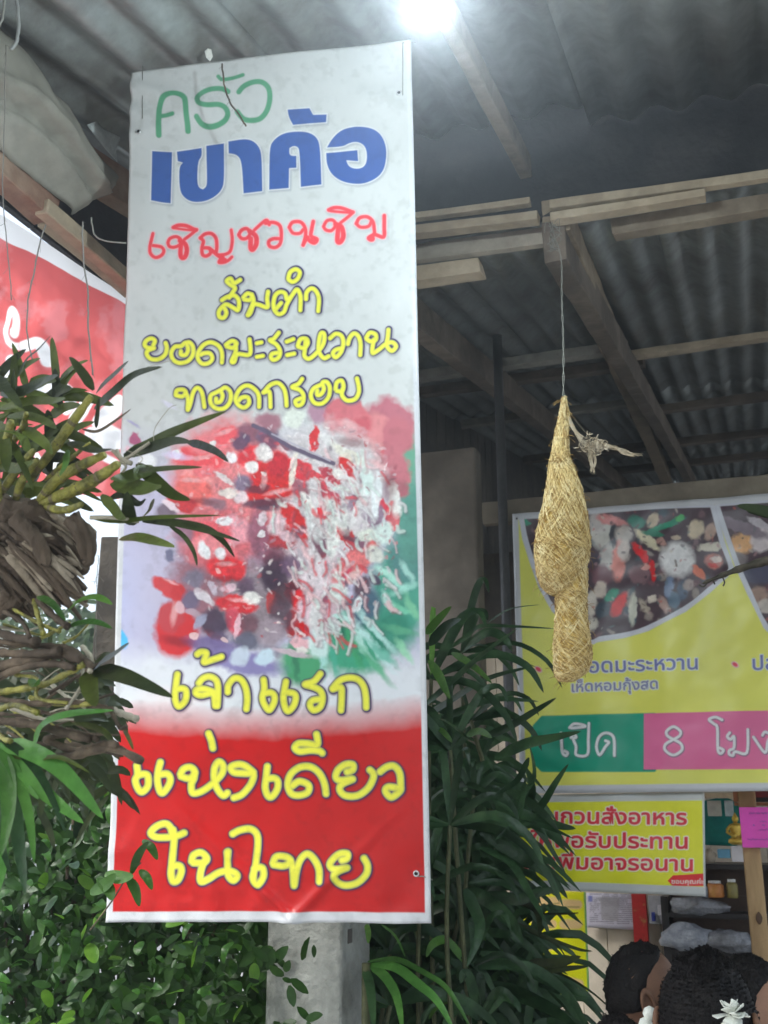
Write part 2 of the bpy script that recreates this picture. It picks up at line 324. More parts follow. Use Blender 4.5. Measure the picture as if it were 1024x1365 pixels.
    reds = [('a', 520, 400, 175, 75, 5, (196, 72, 78)), ('a', 620, 290, 160, 70, -15, (198, 110, 114)), ('a', 700, 250, 80, 60, -20, (196, 82, 88)), ('a', 490, 540, 110, 60, 5, (208, 130, 128)), ('a', 480, 600, 130, 90, 20, (200, 96, 92)),
            ('a', 400, 690, 100, 60, 15, (176, 52, 58)), ('a', 560, 480, 90, 40, 0, (198, 100, 104)), ('a', 880, 390, 120, 90, 10, (190, 58, 66)), ('a', 950, 560, 130, 120, -10, (186, 44, 48)), ('a', 860, 640, 60, 50, 0, (190, 60, 60)),
            ('b', 90, 480, 130, 130, 0, (178, 46, 50)), ('b', 60, 610, 160, 60, -12, (184, 44, 46)), ('b', 100, 430, 70, 80, 20, (166, 44, 54)), ('b', 250, 470, 80, 60, 30, (182, 52, 62)), ('b', 550, 440, 60, 75, -30, (184, 48, 50)),
            ('b', 440, 510, 90, 35, 40, (160, 60, 72)), ('b', 440, 640, 110, 45, 55, (168, 56, 72)), ('b', 330, 270, 34, 90, 10, (186, 56, 60)), ('b', 400, 740, 60, 34, 70, (180, 50, 56)), ('b', 290, 480, 120, 30, 30, (180, 66, 74)),
            ('b', 790, 720, 28, 90, -25, (184, 60, 74)), ('b', 850, 780, 40, 80, 10, (186, 98, 102)), ('b', 210, 800, 60, 140, -35, (178, 44, 46)), ('b', 100, 900, 120, 80, 0, (150, 52, 58)), ('b', 540, 900, 40, 100, -30, (170, 56, 60)),
            ('b', 640, 1000, 130, 55, -35, (192, 98, 98)), ('a', 720, 860, 150, 90, 0, (204, 136, 144)), ('a', 600, 880, 120, 80, 0, (196, 84, 92)), ('a', 560, 960, 90, 80, 0, (206, 120, 124)),
            ('c', 690, 180, 130, 85, 5, (192, 52, 58)), ('c', 320, 310, 120, 55, 25, (172, 56, 60)), ('c', 380, 360, 50, 80, 0, (168, 48, 52)), ('c', 370, 600, 145, 165, 10, (176, 48, 52)), ('c', 330, 500, 95, 100, 0, (164, 60, 66)),
            ('c', 750, 420, 150, 60, 8, (182, 48, 54)), ('c', 740, 530, 60, 90, -20, (182, 70, 84)), ('c', 620, 630, 80, 28, 35, (170, 84, 84)), ('c', 990, 400, 50, 70, 0, (160, 60, 62)),
            ('d', 550, 170, 140, 75, -42, (196, 106, 106)), ('d', 510, 230, 70, 40, -60, (188, 66, 84)), ('d', 200, 340, 60, 90, -20, (186, 40, 46)), ('d', 235, 560, 55, 50, 0, (176, 30, 34)), ('d', 180, 510, 40, 90, 0, (150, 46, 50)),
            ('d', 390, 410, 40, 70, -10, (160, 74, 92)), ('d', 395, 250, 16, 60, 5, (176, 76, 88)), ('d', 440, 370, 20, 30, 0, (168, 50, 60)), ('d', 80, 390, 60, 50, 0, (140, 60, 62)), ('d', 390, 520, 34, 50, 0, (150, 90, 104)),
            ('a', 95, 270, 40, 40, 20, (150, 76, 104)), ('d', 240, 640, 70, 34, 10, (198, 156, 160)), ('d', 60, 110, 60, 44, 20, (142, 70, 84)), ('d', 100, 20, 70, 40, 0, (160, 56, 62)), ('d', 360, 60, 40, 60, 0, (130, 60, 72))]
    for r_ in reds: b(*r_, .28, 5)
    darks = [('a', 850, 230, 90, 60, 20, (116, 78, 92)), ('a', 790, 290, 50, 60, 30, (80, 66, 88)), ('a', 960, 260, 70, 70, 40, (98, 84, 106)), ('a', 960, 150, 80, 40, 15, (140, 92, 104)), ('a', 800, 560, 60, 60, 0, (100, 96, 116)),
             ('a', 900, 590, 70, 28, -5, (96, 44, 56)), ('a', 920, 690, 120, 34, -4, (84, 62, 78)), ('a', 620, 690, 80, 34, 10, (128, 100, 110)), ('a', 300, 740, 70, 50, 0, (96, 80, 92)), ('a', 420, 880, 60, 60, 20, (126, 96, 112)),
             ('a', 900, 880, 70, 160, 0, (124, 78, 94)), ('b', 40, 700, 90, 36, -8, (72, 58, 74)), ('b', 240, 590, 60, 60, 20, (126, 64, 78)), ('b', 600, 680, 40, 60, 20, (124, 104, 120)), ('b', 760, 760, 30, 70, 10, (120, 96, 114)),
             ('b', 370, 930, 46, 90, 0, (96, 64, 78)), ('b', 630, 940, 40, 44, 0, (110, 76, 96)), ('b', 40, 280, 60, 40, 30, (110, 66, 84)), ('b', 60, 160, 70, 60, 30, (138, 96, 106)), ('b', 350, 100, 60, 70, 0, (150, 110, 128)),
             ('b', 560, 920, 24, 70, -25, (100, 60, 72)), ('b', 250, 870, 24, 44, 30, (110, 70, 84)), ('b', 690, 800, 24, 60, -40, (130, 112, 128)), ('b', 150, 320, 50, 22, 30, (110, 70, 84)),
             ('c', 480, 250, 70, 60, 0, (108, 104, 120)), ('c', 320, 100, 36, 44, 0, (88, 88, 112)), ('c', 460, 390, 60, 70, 0, (94, 88, 110)), ('c', 610, 530, 90, 90, 0, (58, 48, 66)), ('c', 640, 650, 70, 60, 30, (84, 72, 94)),
             ('c', 820, 300, 60, 60, 20, (80, 62, 80)), ('c', 830, 540, 60, 70, 0, (98, 66, 76)), ('c', 990, 230, 70, 90, 0, (56, 44, 58)), ('c', 820, 660, 90, 60, 10, (82, 84, 100)), ('c', 990, 110, 90, 80, 0, (110, 66, 80)),
             ('c', 620, 700, 200, 60, 15, (104, 92, 132)), ('c', 800, 800, 250, 70, 10, (112, 104, 150)), ('d', 80, 210, 100, 110, 0, (58, 46, 60)), ('d', 130, 340, 60, 80, 0, (66, 48, 56)), ('d', 110, 470, 70, 110, 0, (76, 62, 72)),
             ('d', 180, 160, 70, 60, 20, (96, 72, 96)), ('d', 190, 270, 34, 40, 0, (70, 40, 50)), ('d', 520, 390, 50, 34, 0, (96, 84, 94)), ('d', 60, 690, 70, 44, 10, (122, 116, 130)), ('d', 50, 570, 90, 80, 0, (140, 126, 134))]
    for r_ in darks: b(*r_, .5, 5, .9)
    whites = [('a', 850, 450, 40, 36, 10, (206, 206, 196)), ('a', 930, 360, 60, 50, 30, (184, 180, 178)), ('a', 720, 390, 36, 32, 0, (210, 206, 200)), ('a', 680, 530, 80, 20, 40, (196, 186, 184)), ('a', 780, 650, 46, 44, 0, (206, 186, 188)),
              ('a', 700, 620, 60, 28, 0, (196, 188, 180)), ('a', 675, 800, 50, 30, -5, (222, 218, 212)), ('a', 545, 990, 34, 60, -25, (226, 214, 210)), ('a', 330, 700, 60, 22, 35, (200, 184, 190)), ('a', 190, 420, 60, 50, 20, (200, 200, 206)),
              ('a', 380, 370, 30, 30, 0, (196, 200, 202)), ('a', 600, 300, 22, 30, 20, (214, 200, 198)), ('a', 930, 490, 22, 16, 30, (214, 190, 186)), ('a', 925, 790, 26, 44, 20, (190, 176, 180)), ('a', 915, 885, 22, 18, 0, (206, 196, 196)),
              ('b', 200, 470, 24, 110, 12, (196, 190, 178)), ('b', 205, 130, 70, 70, 0, (190, 194, 184)), ('b', 430, 280, 70, 34, 30, (186, 184, 182)), ('b', 20, 360, 40, 40, 0, (198, 192, 188)), ('b', 560, 370, 130, 34, 32, (190, 186, 172)),
              ('b', 500, 500, 60, 30, 30, (200, 196, 190)), ('b', 660, 560, 60, 100, 10, (186, 200, 194)), ('b', 740, 640, 26, 160, 6, (196, 206, 202)), ('b', 860, 660, 40, 110, -8, (200, 200, 194)), ('b', 620, 720, 24, 120, 20, (192, 190, 188)),
              ('b', 290, 690, 34, 80, -30, (194, 192, 186)), ('b', 480, 760, 60, 130, -30, (188, 190, 184)), ('b', 450, 930, 44, 120, 0, (194, 196, 190)), ('b', 330, 830, 44, 110, -20, (186, 186, 184)), ('b', 680, 900, 70, 44, 0, (192, 196, 184)),
              ('b', 790, 880, 60, 70, 0, (186, 200, 192)), ('b', 90, 830, 60, 70, 20, (190, 168, 172)), ('b', 160, 900, 50, 34, 30, (182, 156, 162)), ('c', 850, 380, 58, 42, 10, (204, 198, 192)), ('c', 700, 305, 60, 26, -15, (190, 160, 168)),
              ('c', 480, 620, 26, 24, 10, (204, 170, 170)), ('c', 385, 440, 30, 40, -20, (184, 150, 156)), ('c', 540, 370, 70, 30, 40, (188, 182, 186)), ('c', 470, 470, 50, 20, 10, (156, 136, 146)), ('c', 600, 310, 50, 20, 60, (170, 160, 170)),
              ('c', 760, 560, 20, 80, 8, (196, 160, 168)), ('c', 650, 90, 34, 36, 0, (220, 206, 206)), ('c', 550, 60, 30, 60, -25, (220, 208, 206)), ('c', 635, 205, 22, 14, 30, (206, 150, 146)), ('c', 670, 655, 22, 14, 20, (186, 160, 160)),
              ('c', 780, 760, 60, 70, 40, (170, 180, 190)), ('c', 940, 760, 70, 44, -35, (172, 190, 198)), ('c', 520, 530, 30, 60, 35, (138, 140, 160)), ('d', 320, 110, 44, 70, -20, (186, 180, 180)), ('d', 330, 230, 90, 80, 0, (194, 184, 186)),
              ('d', 240, 110, 16, 70, -30, (160, 150, 156)), ('d', 270, 420, 60, 60, 0, (196, 172, 178)), ('d', 330, 480, 44, 120, 0, (186, 186, 184)), ('d', 350, 640, 70, 90, 0, (178, 196, 192)), ('d', 250, 690, 44, 26, 10, (196, 190, 184)),
              ('d', 470, 330, 70, 60, 0, (188, 196, 190)), ('d', 420, 440, 60, 50, 20, (184, 160, 166)), ('d', 440, 540, 40, 50, 0, (180, 186, 184)), ('d', 500, 480, 70, 18, 12, (160, 190, 182)), ('d', 690, 90, 50, 60, -40, (186, 186, 176)),
              ('d', 560, 230, 60, 34, -45, (192, 160, 156)), ('d', 180, 700, 120, 22, 10, (176, 158, 164)), ('d', 600, 400, 20, 46, 25, (196, 208, 202))]
    for r_ in whites: b(*r_, .4, 4, .92)
    # shredded flecks all over the heap
    rs = np.random.RandomState(5)
    for k in range(520):
        x = rs.uniform(225, 530); y = rs.uniform(560, 850)
        if ((x - 395) / 165) ** 2 + ((y - 705) / 150) ** 2 > 1: continue
        pal = [(206, 198, 196), (186, 178, 180), (170, 60, 66), (130, 60, 72), (92, 74, 90), (196, 190, 184), (176, 116, 122), (150, 136, 148)]
        rgb = pal[rs.randint(len(pal))]; c.blob(x, y, rs.uniform(1.5, 5), rs.uniform(.8, 2.4), rs.uniform(0, 180), sc(*rgb), .7, (6, 2), rs.uniform(.3, .7) * (.6 if x < 345 else 1), k % 40)
    # shreds: curved pale strips with a dark side, falling over the right of the heap
    for k in range(170):
        x = rs.normal(452, 48); y = rs.uniform(600, 850)
        if ((x - 440) / 100) ** 2 + ((y - 715) / 140) ** 2 > 1: continue
        a = R(rs.normal(66, 26)); l = rs.uniform(10, 30); cv = rs.uniform(-3.5, 3.5); wd = rs.uniform(.8, 2.6)
        pts = sm([(x, y), (x + math.cos(a) * l * .5 - math.sin(a) * cv, y + math.sin(a) * l * .5 + math.cos(a) * cv), (x + math.cos(a) * l, y + math.sin(a) * l)], 4)
        c.stroke(pts, wd + .6, sc(*[(120, 84, 96), (150, 70, 80), (96, 76, 90)][k % 3]), (1.6, 1.4), 3.5, .4); c.stroke(pts, wd, sc(*[(206, 204, 198), (192, 190, 188), (200, 172, 172), (182, 196, 188), (186, 60, 66)][rs.randint(5)]), (0, 0), 2.4, .7, (9, 2))
    # gloss on the red slices
    for x, y, rx, ry, a in [(268, 610, 16, 3, -8), (300, 576, 12, 3, -20), (255, 640, 14, 3, 4), (352, 640, 4, 10, 10), (300, 752, 12, 3, 0), (232, 818, 4, 14, 8), (318, 800, 14, 2.6, 6), (372, 655, 18, 3, -12), (228, 776, 9, 2, 20), (462, 757, 12, 3, -42), (466, 566, 14, 5, 20), (505, 620, 12, 4, 30)]:
        c.blob(x, y, rx, ry, a, sc(226, 160, 160), .9, (8, 2), .6)
    for x, y, rx, ry, a in [(236, 855, 20, 6, 10), (300, 772, 22, 4, 4), (268, 668, 22, 4, 8), (360, 668, 24, 5, -12), (470, 590, 20, 6, 10), (520, 650, 8, 18, 10)]: c.blob(x, y, rx, ry, a, sc(96, 26, 40), .9, (8, 2), .55)
    fm = np.clip(1.25 - ((X - 385) / 175) ** 2 - ((Y - 705) / 165) ** 2, 0, 1); c.col *= (1 + fm * (.30 * vnoise(X, Y, 9, 41) + .22 * vnoise(X, Y, 3.5, 42, 2)))[..., None]
    # dark stalk across the top of the heap
    c.stroke(sm(tr(350, 530, 4.876, [(-60, 180), (30, 220), (120, 285), (250, 350), (460, 430)])), 3.0, sc(88, 78, 96), soft=2.2, warp=(9, 1)); c.stroke(sm(tr(350, 530, 4.876, [(60, 235), (200, 300), (440, 412)])), 1.0, sc(150, 146, 156), soft=1.5)
    # small violet marks upper left, faint pink cloud above the bottom word, sky-blue corner
    for x, y, rx, ry, a, rgb in [(180, 588, 7, 5, 20, (140, 70, 100)), (172, 600, 5, 4, 0, (196, 150, 160)), (178, 565, 9, 1.6, 35, (140, 132, 170)), (226, 540, 10, 3, 30, (190, 186, 204)), (236, 608, 16, 5, 10, (188, 176, 206)), (196, 640, 30, 14, 0, (176, 170, 190))]:
        c.blob(x, y, rx, ry, a, sc(*rgb), .9, (8, 3), .8)
    c.blob(160, 850, 9, 16, -30, sc(70, 156, 200), .3, (8, 2)); c.blob(236, 930, 44, 14, 0, sc(214, 190, 190), .9, (12, 4), .6)
    # soft gradient into the red foot
    red = np.clip((Y - 930 - 6 * n2 - 12 * np.sin((X - 150) / 120)) / 46, 0, 1) ** .8
    tint = np.array(sc(188, 22, 24, 1.1)) * (1 + .10 * n1[..., None]); c.col = c.col * (1 - red[..., None]) + tint * red[..., None]
    c.blob(232, 1165, 1, 1, 0, tint[0, 0], .3)
    # ---------------- lettering
    gk, gx, gy = 5.12, 180, 80; GRN = sc(80, 142, 108, 1.3)
    for pts, wd in [([(165, 515), (168, 400), (172, 330), (200, 270), (250, 242), (300, 242), (340, 265), (355, 310), (362, 485)], 19), ([(170, 392), (220, 385), (262, 375)], 15),
                    ([(640, 225), (600, 205), (530, 205), (470, 228), (435, 268), (447, 308), (500, 322), (580, 318), (622, 338), (640, 378), (618, 422), (560, 452), (500, 457), (455, 437), (428, 398)], 18),
                    ([(572, 118), (600, 140), (680, 130), (742, 112)], 13), ([(715, 228), (750, 190), (810, 163), (870, 162), (915, 200), (925, 270), (905, 350), (860, 405), (800, 420), (745, 410), (705, 365)], 18)]:
        c.stroke(sm(tr(gx, gy, gk, pts)), wd / gk, GRN, soft=1.6)
    BLU = sc(62, 90, 150, 1.2)
    L = [(180, 80, [(118, 622), (255, 628), (245, 978), (190, 975), (110, 960)]),
         (180, 80, [(285, 625), (455, 597), (458, 655), (430, 690), (424, 840), (440, 870), (462, 878), (485, 860), (490, 820), (485, 583), (610, 568), (612, 830), (590, 890), (540, 935), (470, 965), (390, 968), (335, 940), (302, 890), (298, 730), (325, 700), (290, 690)]),
         (180, 80, [(637, 556), (760, 540), (820, 560), (860, 610), (868, 680), (870, 895), (740, 912), (730, 700), (700, 650), (640, 640)]),
         (340, 80, [(95, 885), (98, 600), (130, 545), (190, 505), (280, 490), (370, 495), (425, 530), (448, 590), (455, 850), (312, 868), (305, 620), (290, 595), (262, 590), (238, 605), (236, 640), (250, 655), (285, 655), (285, 738), (235, 740), (232, 875)]),
         (340, 80, [(225, 345), (375, 333), (400, 378), (492, 374), (488, 428), (262, 450), (232, 395)]),
         (340, 80, [(490, 600), (530, 530), (590, 475), (680, 450), (780, 455), (850, 490), (890, 560), (900, 640), (885, 740), (840, 800), (760, 840), (680, 848), (590, 830), (520, 780), (487, 710), (485, 635), (700, 612), (705, 690), (625, 685), (640, 725), (690, 742), (740, 730), (762, 690), (762, 620), (740, 575), (690, 555), (640, 568), (600, 592)])]
    def chaikin(p):
        q_ = []
        for i in range(len(p)):
            a, b_, d_ = p[i - 1], p[i], p[(i + 1) % len(p)]; v1 = (b_[0] - a[0], b_[1] - a[1]); v2 = (d_[0] - b_[0], d_[1] - b_[1])
            an = abs(math.atan2(v1[0] * v2[1] - v1[1] * v2[0], v1[0] * v2[0] + v1[1] * v2[1]))
            if .05 < an < .95: q_ += [(b_[0] - v1[0] * .25, b_[1] - v1[1] * .25), (b_[0] + v2[0] * .25, b_[1] + v2[1] * .25)]
            else: q_.append(b_)
        return q_
    P = [chaikin(chaikin(tr(ox, oy, 5.12, p))) for ox, oy, p in L]
    for p in P: c.poly(p, sc(120, 126, 132), 1.6, 3.2, .6, (1.6, 2.0))
    for p in P: c.poly(p, sc(204, 206, 204), 1.2, 1.4, .7)
    for p in P: c.poly(p, BLU, -.2, 1.4)
    # red hand-brushed line, pink halo
    REDW = [(180, 260, [([(138, 295), (125, 350), (115, 400), (120, 445), (155, 475), (200, 460), (220, 425), (200, 395), (140, 385)], 12), ([(250, 362), (265, 330), (310, 315), (345, 335), (340, 375), (300, 395), (262, 390), (250, 362)], 12),
            ([(340, 345), (380, 370), (393, 420), (380, 468), (355, 475), (345, 440), (350, 370)], 17), ([(375, 335), (420, 300), (465, 262)], 12), ([(290, 245), (330, 228), (390, 232), (440, 255), (465, 262)], 14), ([(296, 250), (360, 258), (440, 266)], 9),
            ([(495, 325), (530, 295), (580, 292), (615, 330), (620, 400), (612, 440)], 13), ([(495, 325), (518, 350), (508, 400), (512, 450), (540, 462), (572, 440), (565, 405), (520, 400)], 13), ([(565, 405), (640, 465), (690, 500), (640, 508), (665, 470)], 15),
            ([(730, 265), (738, 340), (725, 420), (690, 448), (635, 455)], 12), ([(735, 470), (700, 500), (640, 508)], 12),
            ([(787, 300), (810, 265), (850, 255), (872, 290), (850, 325), (812, 330), (787, 303)], 13), ([(870, 275), (915, 310), (920, 370), (895, 412), (878, 400), (878, 330)], 18), ([(905, 265), (960, 215), (1000, 190), (1018, 225)], 12)]),
            (340, 260, [([(80, 215), (140, 207), (190, 235), (200, 310), (190, 370), (155, 398), (112, 388), (105, 352), (140, 332), (195, 332)], 13), ([(260, 245), (285, 207), (345, 205), (380, 250), (383, 310), (365, 380)], 13), ([(260, 245), (288, 288), (340, 290), (365, 262)], 12),
            ([(442, 200), (430, 260), (425, 310), (470, 335), (450, 362), (415, 348), (400, 320)], 14), ([(442, 340), (448, 348)], 26), ([(365, 380), (400, 320)], 12), ([(520, 238), (545, 195), (590, 190), (612, 225), (582, 268), (540, 265), (520, 240)], 12), ([(610, 220), (655, 240), (670, 310), (648, 355), (625, 345), (632, 250)], 18),
            ([(650, 208), (700, 168), (745, 128)], 12), ([(558, 112), (600, 95), (660, 98), (742, 128)], 13), ([(565, 118), (640, 126), (730, 132)], 10), ([(768, 215), (792, 172), (850, 163), (893, 200), (905, 270), (905, 300)], 13), ([(768, 215), (800, 242), (860, 236), (880, 200)], 12),
            ([(980, 155), (980, 240), (975, 318), (905, 300), (882, 340), (862, 325), (900, 300)], 14), ([(880, 325), (888, 332)], 22)])]
    for col_, g, so in [(sc(150, 152, 154), 3.2, 3), (sc(216, 150, 152), 1.3, 1.6), (sc(198, 62, 70), 0, 1.1)]:
        for ox, oy, S_ in REDW:
            for pts, wd in S_: c.stroke(sm(tr(ox, oy, 5.689, pts)), wd / 5.689 + g, col_, soft=so, off=(1.2, 2.2) if g > 3 else (0, 0), alpha=.5 if g > 3 else 1)
    YW = [(270, 340, 5.689, 18, [[(150, 345), (190, 320), (240, 308), (272, 335), (280, 380), (270, 420), (240, 405), (190, 378), (160, 390), (128, 430), (132, 472), (165, 478), (185, 440), (165, 400)], [(205, 325), (235, 280), (248, 250), (210, 225), (185, 198), (215, 180), (240, 215), (288, 190)],
            [(312, 322), (345, 292), (378, 312), (358, 342), (318, 338)], [(375, 300), (388, 350), (362, 420), (345, 458), (365, 440), (390, 378), (430, 378), (492, 395), (490, 330), (498, 278)],
            [(665, 320), (640, 335), (625, 290), (588, 278), (552, 305), (538, 365), (548, 420), (580, 448), (618, 430), (640, 370), (688, 290), (718, 260), (742, 310), (742, 418)], [(560, 405), (595, 362)], [(650, 178), (665, 130), (708, 108), (738, 132), (722, 178), (685, 202), (655, 188)], [(785, 332), (790, 282), (825, 252), (860, 272), (883, 330), (878, 425)]]),
          (180, 420, 5.689, 18, [[(140, 228), (152, 195), (125, 178), (88, 196), (76, 228), (100, 250), (145, 250), (100, 270), (92, 300), (122, 333), (180, 335), (228, 300), (242, 250), (233, 212)], [(348, 275), (350, 300), (385, 300), (403, 260), (395, 218), (412, 207), (440, 240), (438, 300), (400, 348), (340, 363), (292, 340), (275, 290), (302, 242), (350, 235), (380, 212), (412, 207)],
            [(500, 300), (525, 290), (570, 292), (588, 330), (560, 363), (510, 368), (477, 330), (482, 280), (522, 228), (580, 208), (638, 238), (662, 290), (660, 360)], [(692, 228), (738, 198), (772, 215), (745, 250), (698, 240)], [(765, 215), (765, 280), (735, 350), (755, 355), (780, 298), (872, 298), (870, 185)], [(925, 215), (960, 208)], [(925, 318), (972, 310)]]),
          (360, 410, 5.689, 18, [[(68, 192), (30, 238), (0, 250), (50, 282), (78, 330), (68, 378), (30, 398), (8, 380), (20, 352), (60, 345)], [(128, 260), (178, 240)], [(132, 362), (185, 350)], [(212, 290), (232, 242), (275, 238), (288, 270), (260, 308), (216, 298)], [(272, 250), (265, 320), (262, 368), (300, 388), (368, 330), (408, 270), (413, 205), (388, 198), (372, 260), (372, 335), (408, 383), (445, 370)],
            [(458, 235), (500, 202), (543, 217), (558, 270), (540, 338), (500, 378), (478, 350), (500, 322), (548, 310)], [(592, 278), (607, 230), (640, 198), (673, 222), (688, 280), (685, 362)], [(732, 230), (760, 193), (803, 208), (802, 248), (762, 258), (734, 240)], [(790, 245), (778, 310), (782, 348), (830, 320), (880, 280), (930, 268), (958, 300), (925, 333), (887, 290), (895, 230), (900, 172)]]),
          (220, 490, 5.689, 18, [[(82, 205), (92, 172), (138, 167), (158, 190), (130, 218), (84, 210)], [(155, 185), (175, 240), (172, 320), (190, 280), (212, 190), (245, 152), (280, 190), (298, 298)], [(388, 235), (390, 263), (423, 255), (438, 212), (425, 175), (460, 152), (498, 190), (493, 260), (450, 308), (390, 310), (347, 270), (347, 212), (390, 187), (430, 167)],
            [(560, 250), (585, 228), (628, 227), (638, 270), (600, 303), (552, 280), (537, 230), (572, 162), (630, 137), (688, 172), (713, 220), (713, 297)], [(748, 190), (788, 182), (798, 212), (800, 298)], [(752, 186), (802, 132), (860, 118), (903, 162), (918, 220), (922, 288)]]),
          (340, 480, 5.689, 18, [[(358, 142), (330, 180), (282, 205), (340, 227), (368, 270), (358, 328), (320, 343), (307, 310), (348, 290)], [(472, 230), (472, 263), (500, 258), (523, 220), (512, 173), (545, 168), (568, 210), (558, 280), (510, 328), (450, 323), (423, 270), (443, 217), (500, 187)], [(612, 222), (622, 172), (658, 158), (673, 200), (660, 238), (622, 235)], [(665, 222), (662, 270), (700, 308), (760, 298), (788, 250), (788, 200), (775, 142)]]),
          (210, 860, 6.4, 30, [[(350, 325), (382, 285), (440, 268), (498, 302), (513, 380), (508, 518)], [(485, 405), (400, 375), (335, 380), (325, 410), (370, 428), (470, 415), (490, 518)], [(335, 78), (365, 58), (410, 66), (400, 110), (392, 145), (440, 132), (540, 98)], [(168, 250), (158, 330), (148, 440), (163, 508), (190, 520), (236, 470), (243, 395), (215, 370), (168, 375)], [(597, 400), (602, 342), (650, 285), (708, 293), (748, 360), (762, 450), (755, 545)]]),
          (340, 860, 6.4, 30, [[(70, 295), (76, 370), (60, 450), (82, 515), (120, 553), (160, 490), (162, 432), (130, 405), (80, 412)], [(262, 312), (250, 380), (240, 450), (253, 525), (280, 563), (328, 518), (347, 450), (328, 412), (265, 402)], [(556, 245), (500, 310), (425, 335), (500, 358), (558, 392), (577, 450), (558, 525), (500, 555), (468, 510), (490, 473), (548, 462)], [(662, 370), (722, 303), (800, 278), (878, 293), (928, 352), (947, 440), (950, 530)], [(665, 375), (733, 362), (740, 430), (735, 555)]]),
          (160, 960, 5.12, 25, [[(115, 312), (120, 370), (104, 412), (122, 468), (150, 490), (188, 450), (188, 382), (160, 368), (122, 378)], [(273, 288), (260, 340), (253, 410), (267, 478), (290, 497), (328, 450), (342, 402), (320, 368), (272, 372)], [(410, 370), (432, 333), (480, 323), (508, 360), (470, 398), (414, 385)], [(505, 360), (500, 400), (483, 440), (492, 498), (550, 488), (620, 440), (688, 370), (698, 312), (670, 285), (640, 330), (638, 410), (662, 478), (700, 517), (728, 498)],
            [(602, 92), (620, 140), (630, 192)], [(908, 358), (850, 313), (800, 303), (752, 322), (772, 358), (850, 365), (908, 370), (888, 440), (830, 508), (772, 532)]]),
          (340, 960, 4.876, 24, [[(78, 302), (70, 370), (64, 440), (82, 492), (110, 497), (143, 450), (148, 402), (125, 378), (78, 382)], [(245, 425), (290, 398), (348, 422), (343, 468), (290, 488), (237, 478), (213, 420), (232, 352), (290, 307), (360, 303), (418, 342), (453, 410), (463, 477)], [(400, 92), (405, 158), (340, 152), (282, 152), (258, 180), (290, 203), (360, 195), (418, 200), (438, 213)],
            [(602, 335), (638, 320), (638, 288), (590, 288), (543, 322), (528, 370), (560, 390), (638, 382), (572, 412), (553, 450), (590, 488), (670, 488), (738, 440), (773, 372), (768, 340), (750, 322)], [(817, 333), (860, 302), (908, 297), (943, 342), (950, 420), (945, 458), (890, 498), (852, 460), (870, 432), (938, 440)]]),
          (180, 1080, 5.689, 28, [[(282, 190), (270, 135), (230, 103), (165, 122), (122, 170), (160, 203), (260, 205), (330, 190), (372, 172)], [(290, 150), (297, 220), (290, 300), (283, 400), (277, 480), (292, 538), (328, 528), (352, 470), (348, 432), (320, 418), (285, 428)], [(428, 388), (442, 342), (500, 323), (545, 365), (520, 398), (442, 400)], [(535, 372), (512, 420), (497, 480), (503, 540), (560, 520), (640, 472), (720, 462), (777, 490), (750, 532), (712, 500), (702, 430), (704, 315)],
            [(738, 182), (790, 155), (870, 143), (922, 182), (932, 260), (918, 400), (902, 480), (907, 538), (940, 560), (977, 500), (972, 440), (940, 433), (905, 442)]]),
          (320, 1080, 5.12, 25, [[(228, 360), (252, 315), (320, 318), (348, 350), (300, 378), (232, 370)], [(345, 345), (365, 400), (372, 512), (385, 430), (412, 340), (460, 297), (508, 332), (543, 400), (545, 482)], [(702, 335), (738, 322), (738, 292), (690, 292), (642, 327), (617, 370), (650, 398), (738, 385), (680, 410), (648, 440), (672, 488), (730, 508), (808, 488), (868, 430), (877, 370), (852, 322)]])]
    NAVY = sc(44, 34, 84); OL = sc(150, 152, 84); YEL = sc(226, 224, 74, 1.12)
    for ox, oy, k, wd, S_ in YW:
        big = k != 5.689 or wd > 20
        S2 = [(sm(tr(ox, oy, k, p))) for p in S_]; r = wd / k * 1.08
        for p in S2: c.stroke(p, r + 2.4, sc(96, 92, 100) if not big else sc(70, 20, 40), (1.2, 1.0), 3.4, .55)
        for p in S2: c.stroke(p, r + 1.35, NAVY, (.7, -.5) if not big else (.5, .3), 1.2)
        for p in S2: c.stroke(p, r, OL, (0, 0), 1.0)
        for p in S2: c.stroke(p, r * .66, YEL, (0, 0), r * .5)
    # white hem: right edge, foot, lower left
    u, v = c.u, c.v
    hem = np.clip((u - .981) / .003, 0, 1); hem = np.maximum(hem, np.clip((v - .9885) / .0015, 0, 1)); hem = np.maximum(hem, np.clip((.021 - u) / .003, 0, 1) * np.clip((v - .42) / .1, 0, 1))
    c.col = c.col * (1 - hem[..., None]) + np.array(sc(176, 178, 180)) * hem[..., None]
    grime = np.clip(vnoise(X, Y, 40, 61) * vnoise(X, Y, 9, 62) * .8, 0, .10); c.col *= (1 - grime[..., None])
    return c.image('banner print')
def rdg(x, y, z): return 1 - 2 * abs(fb(x, y, z, 2))
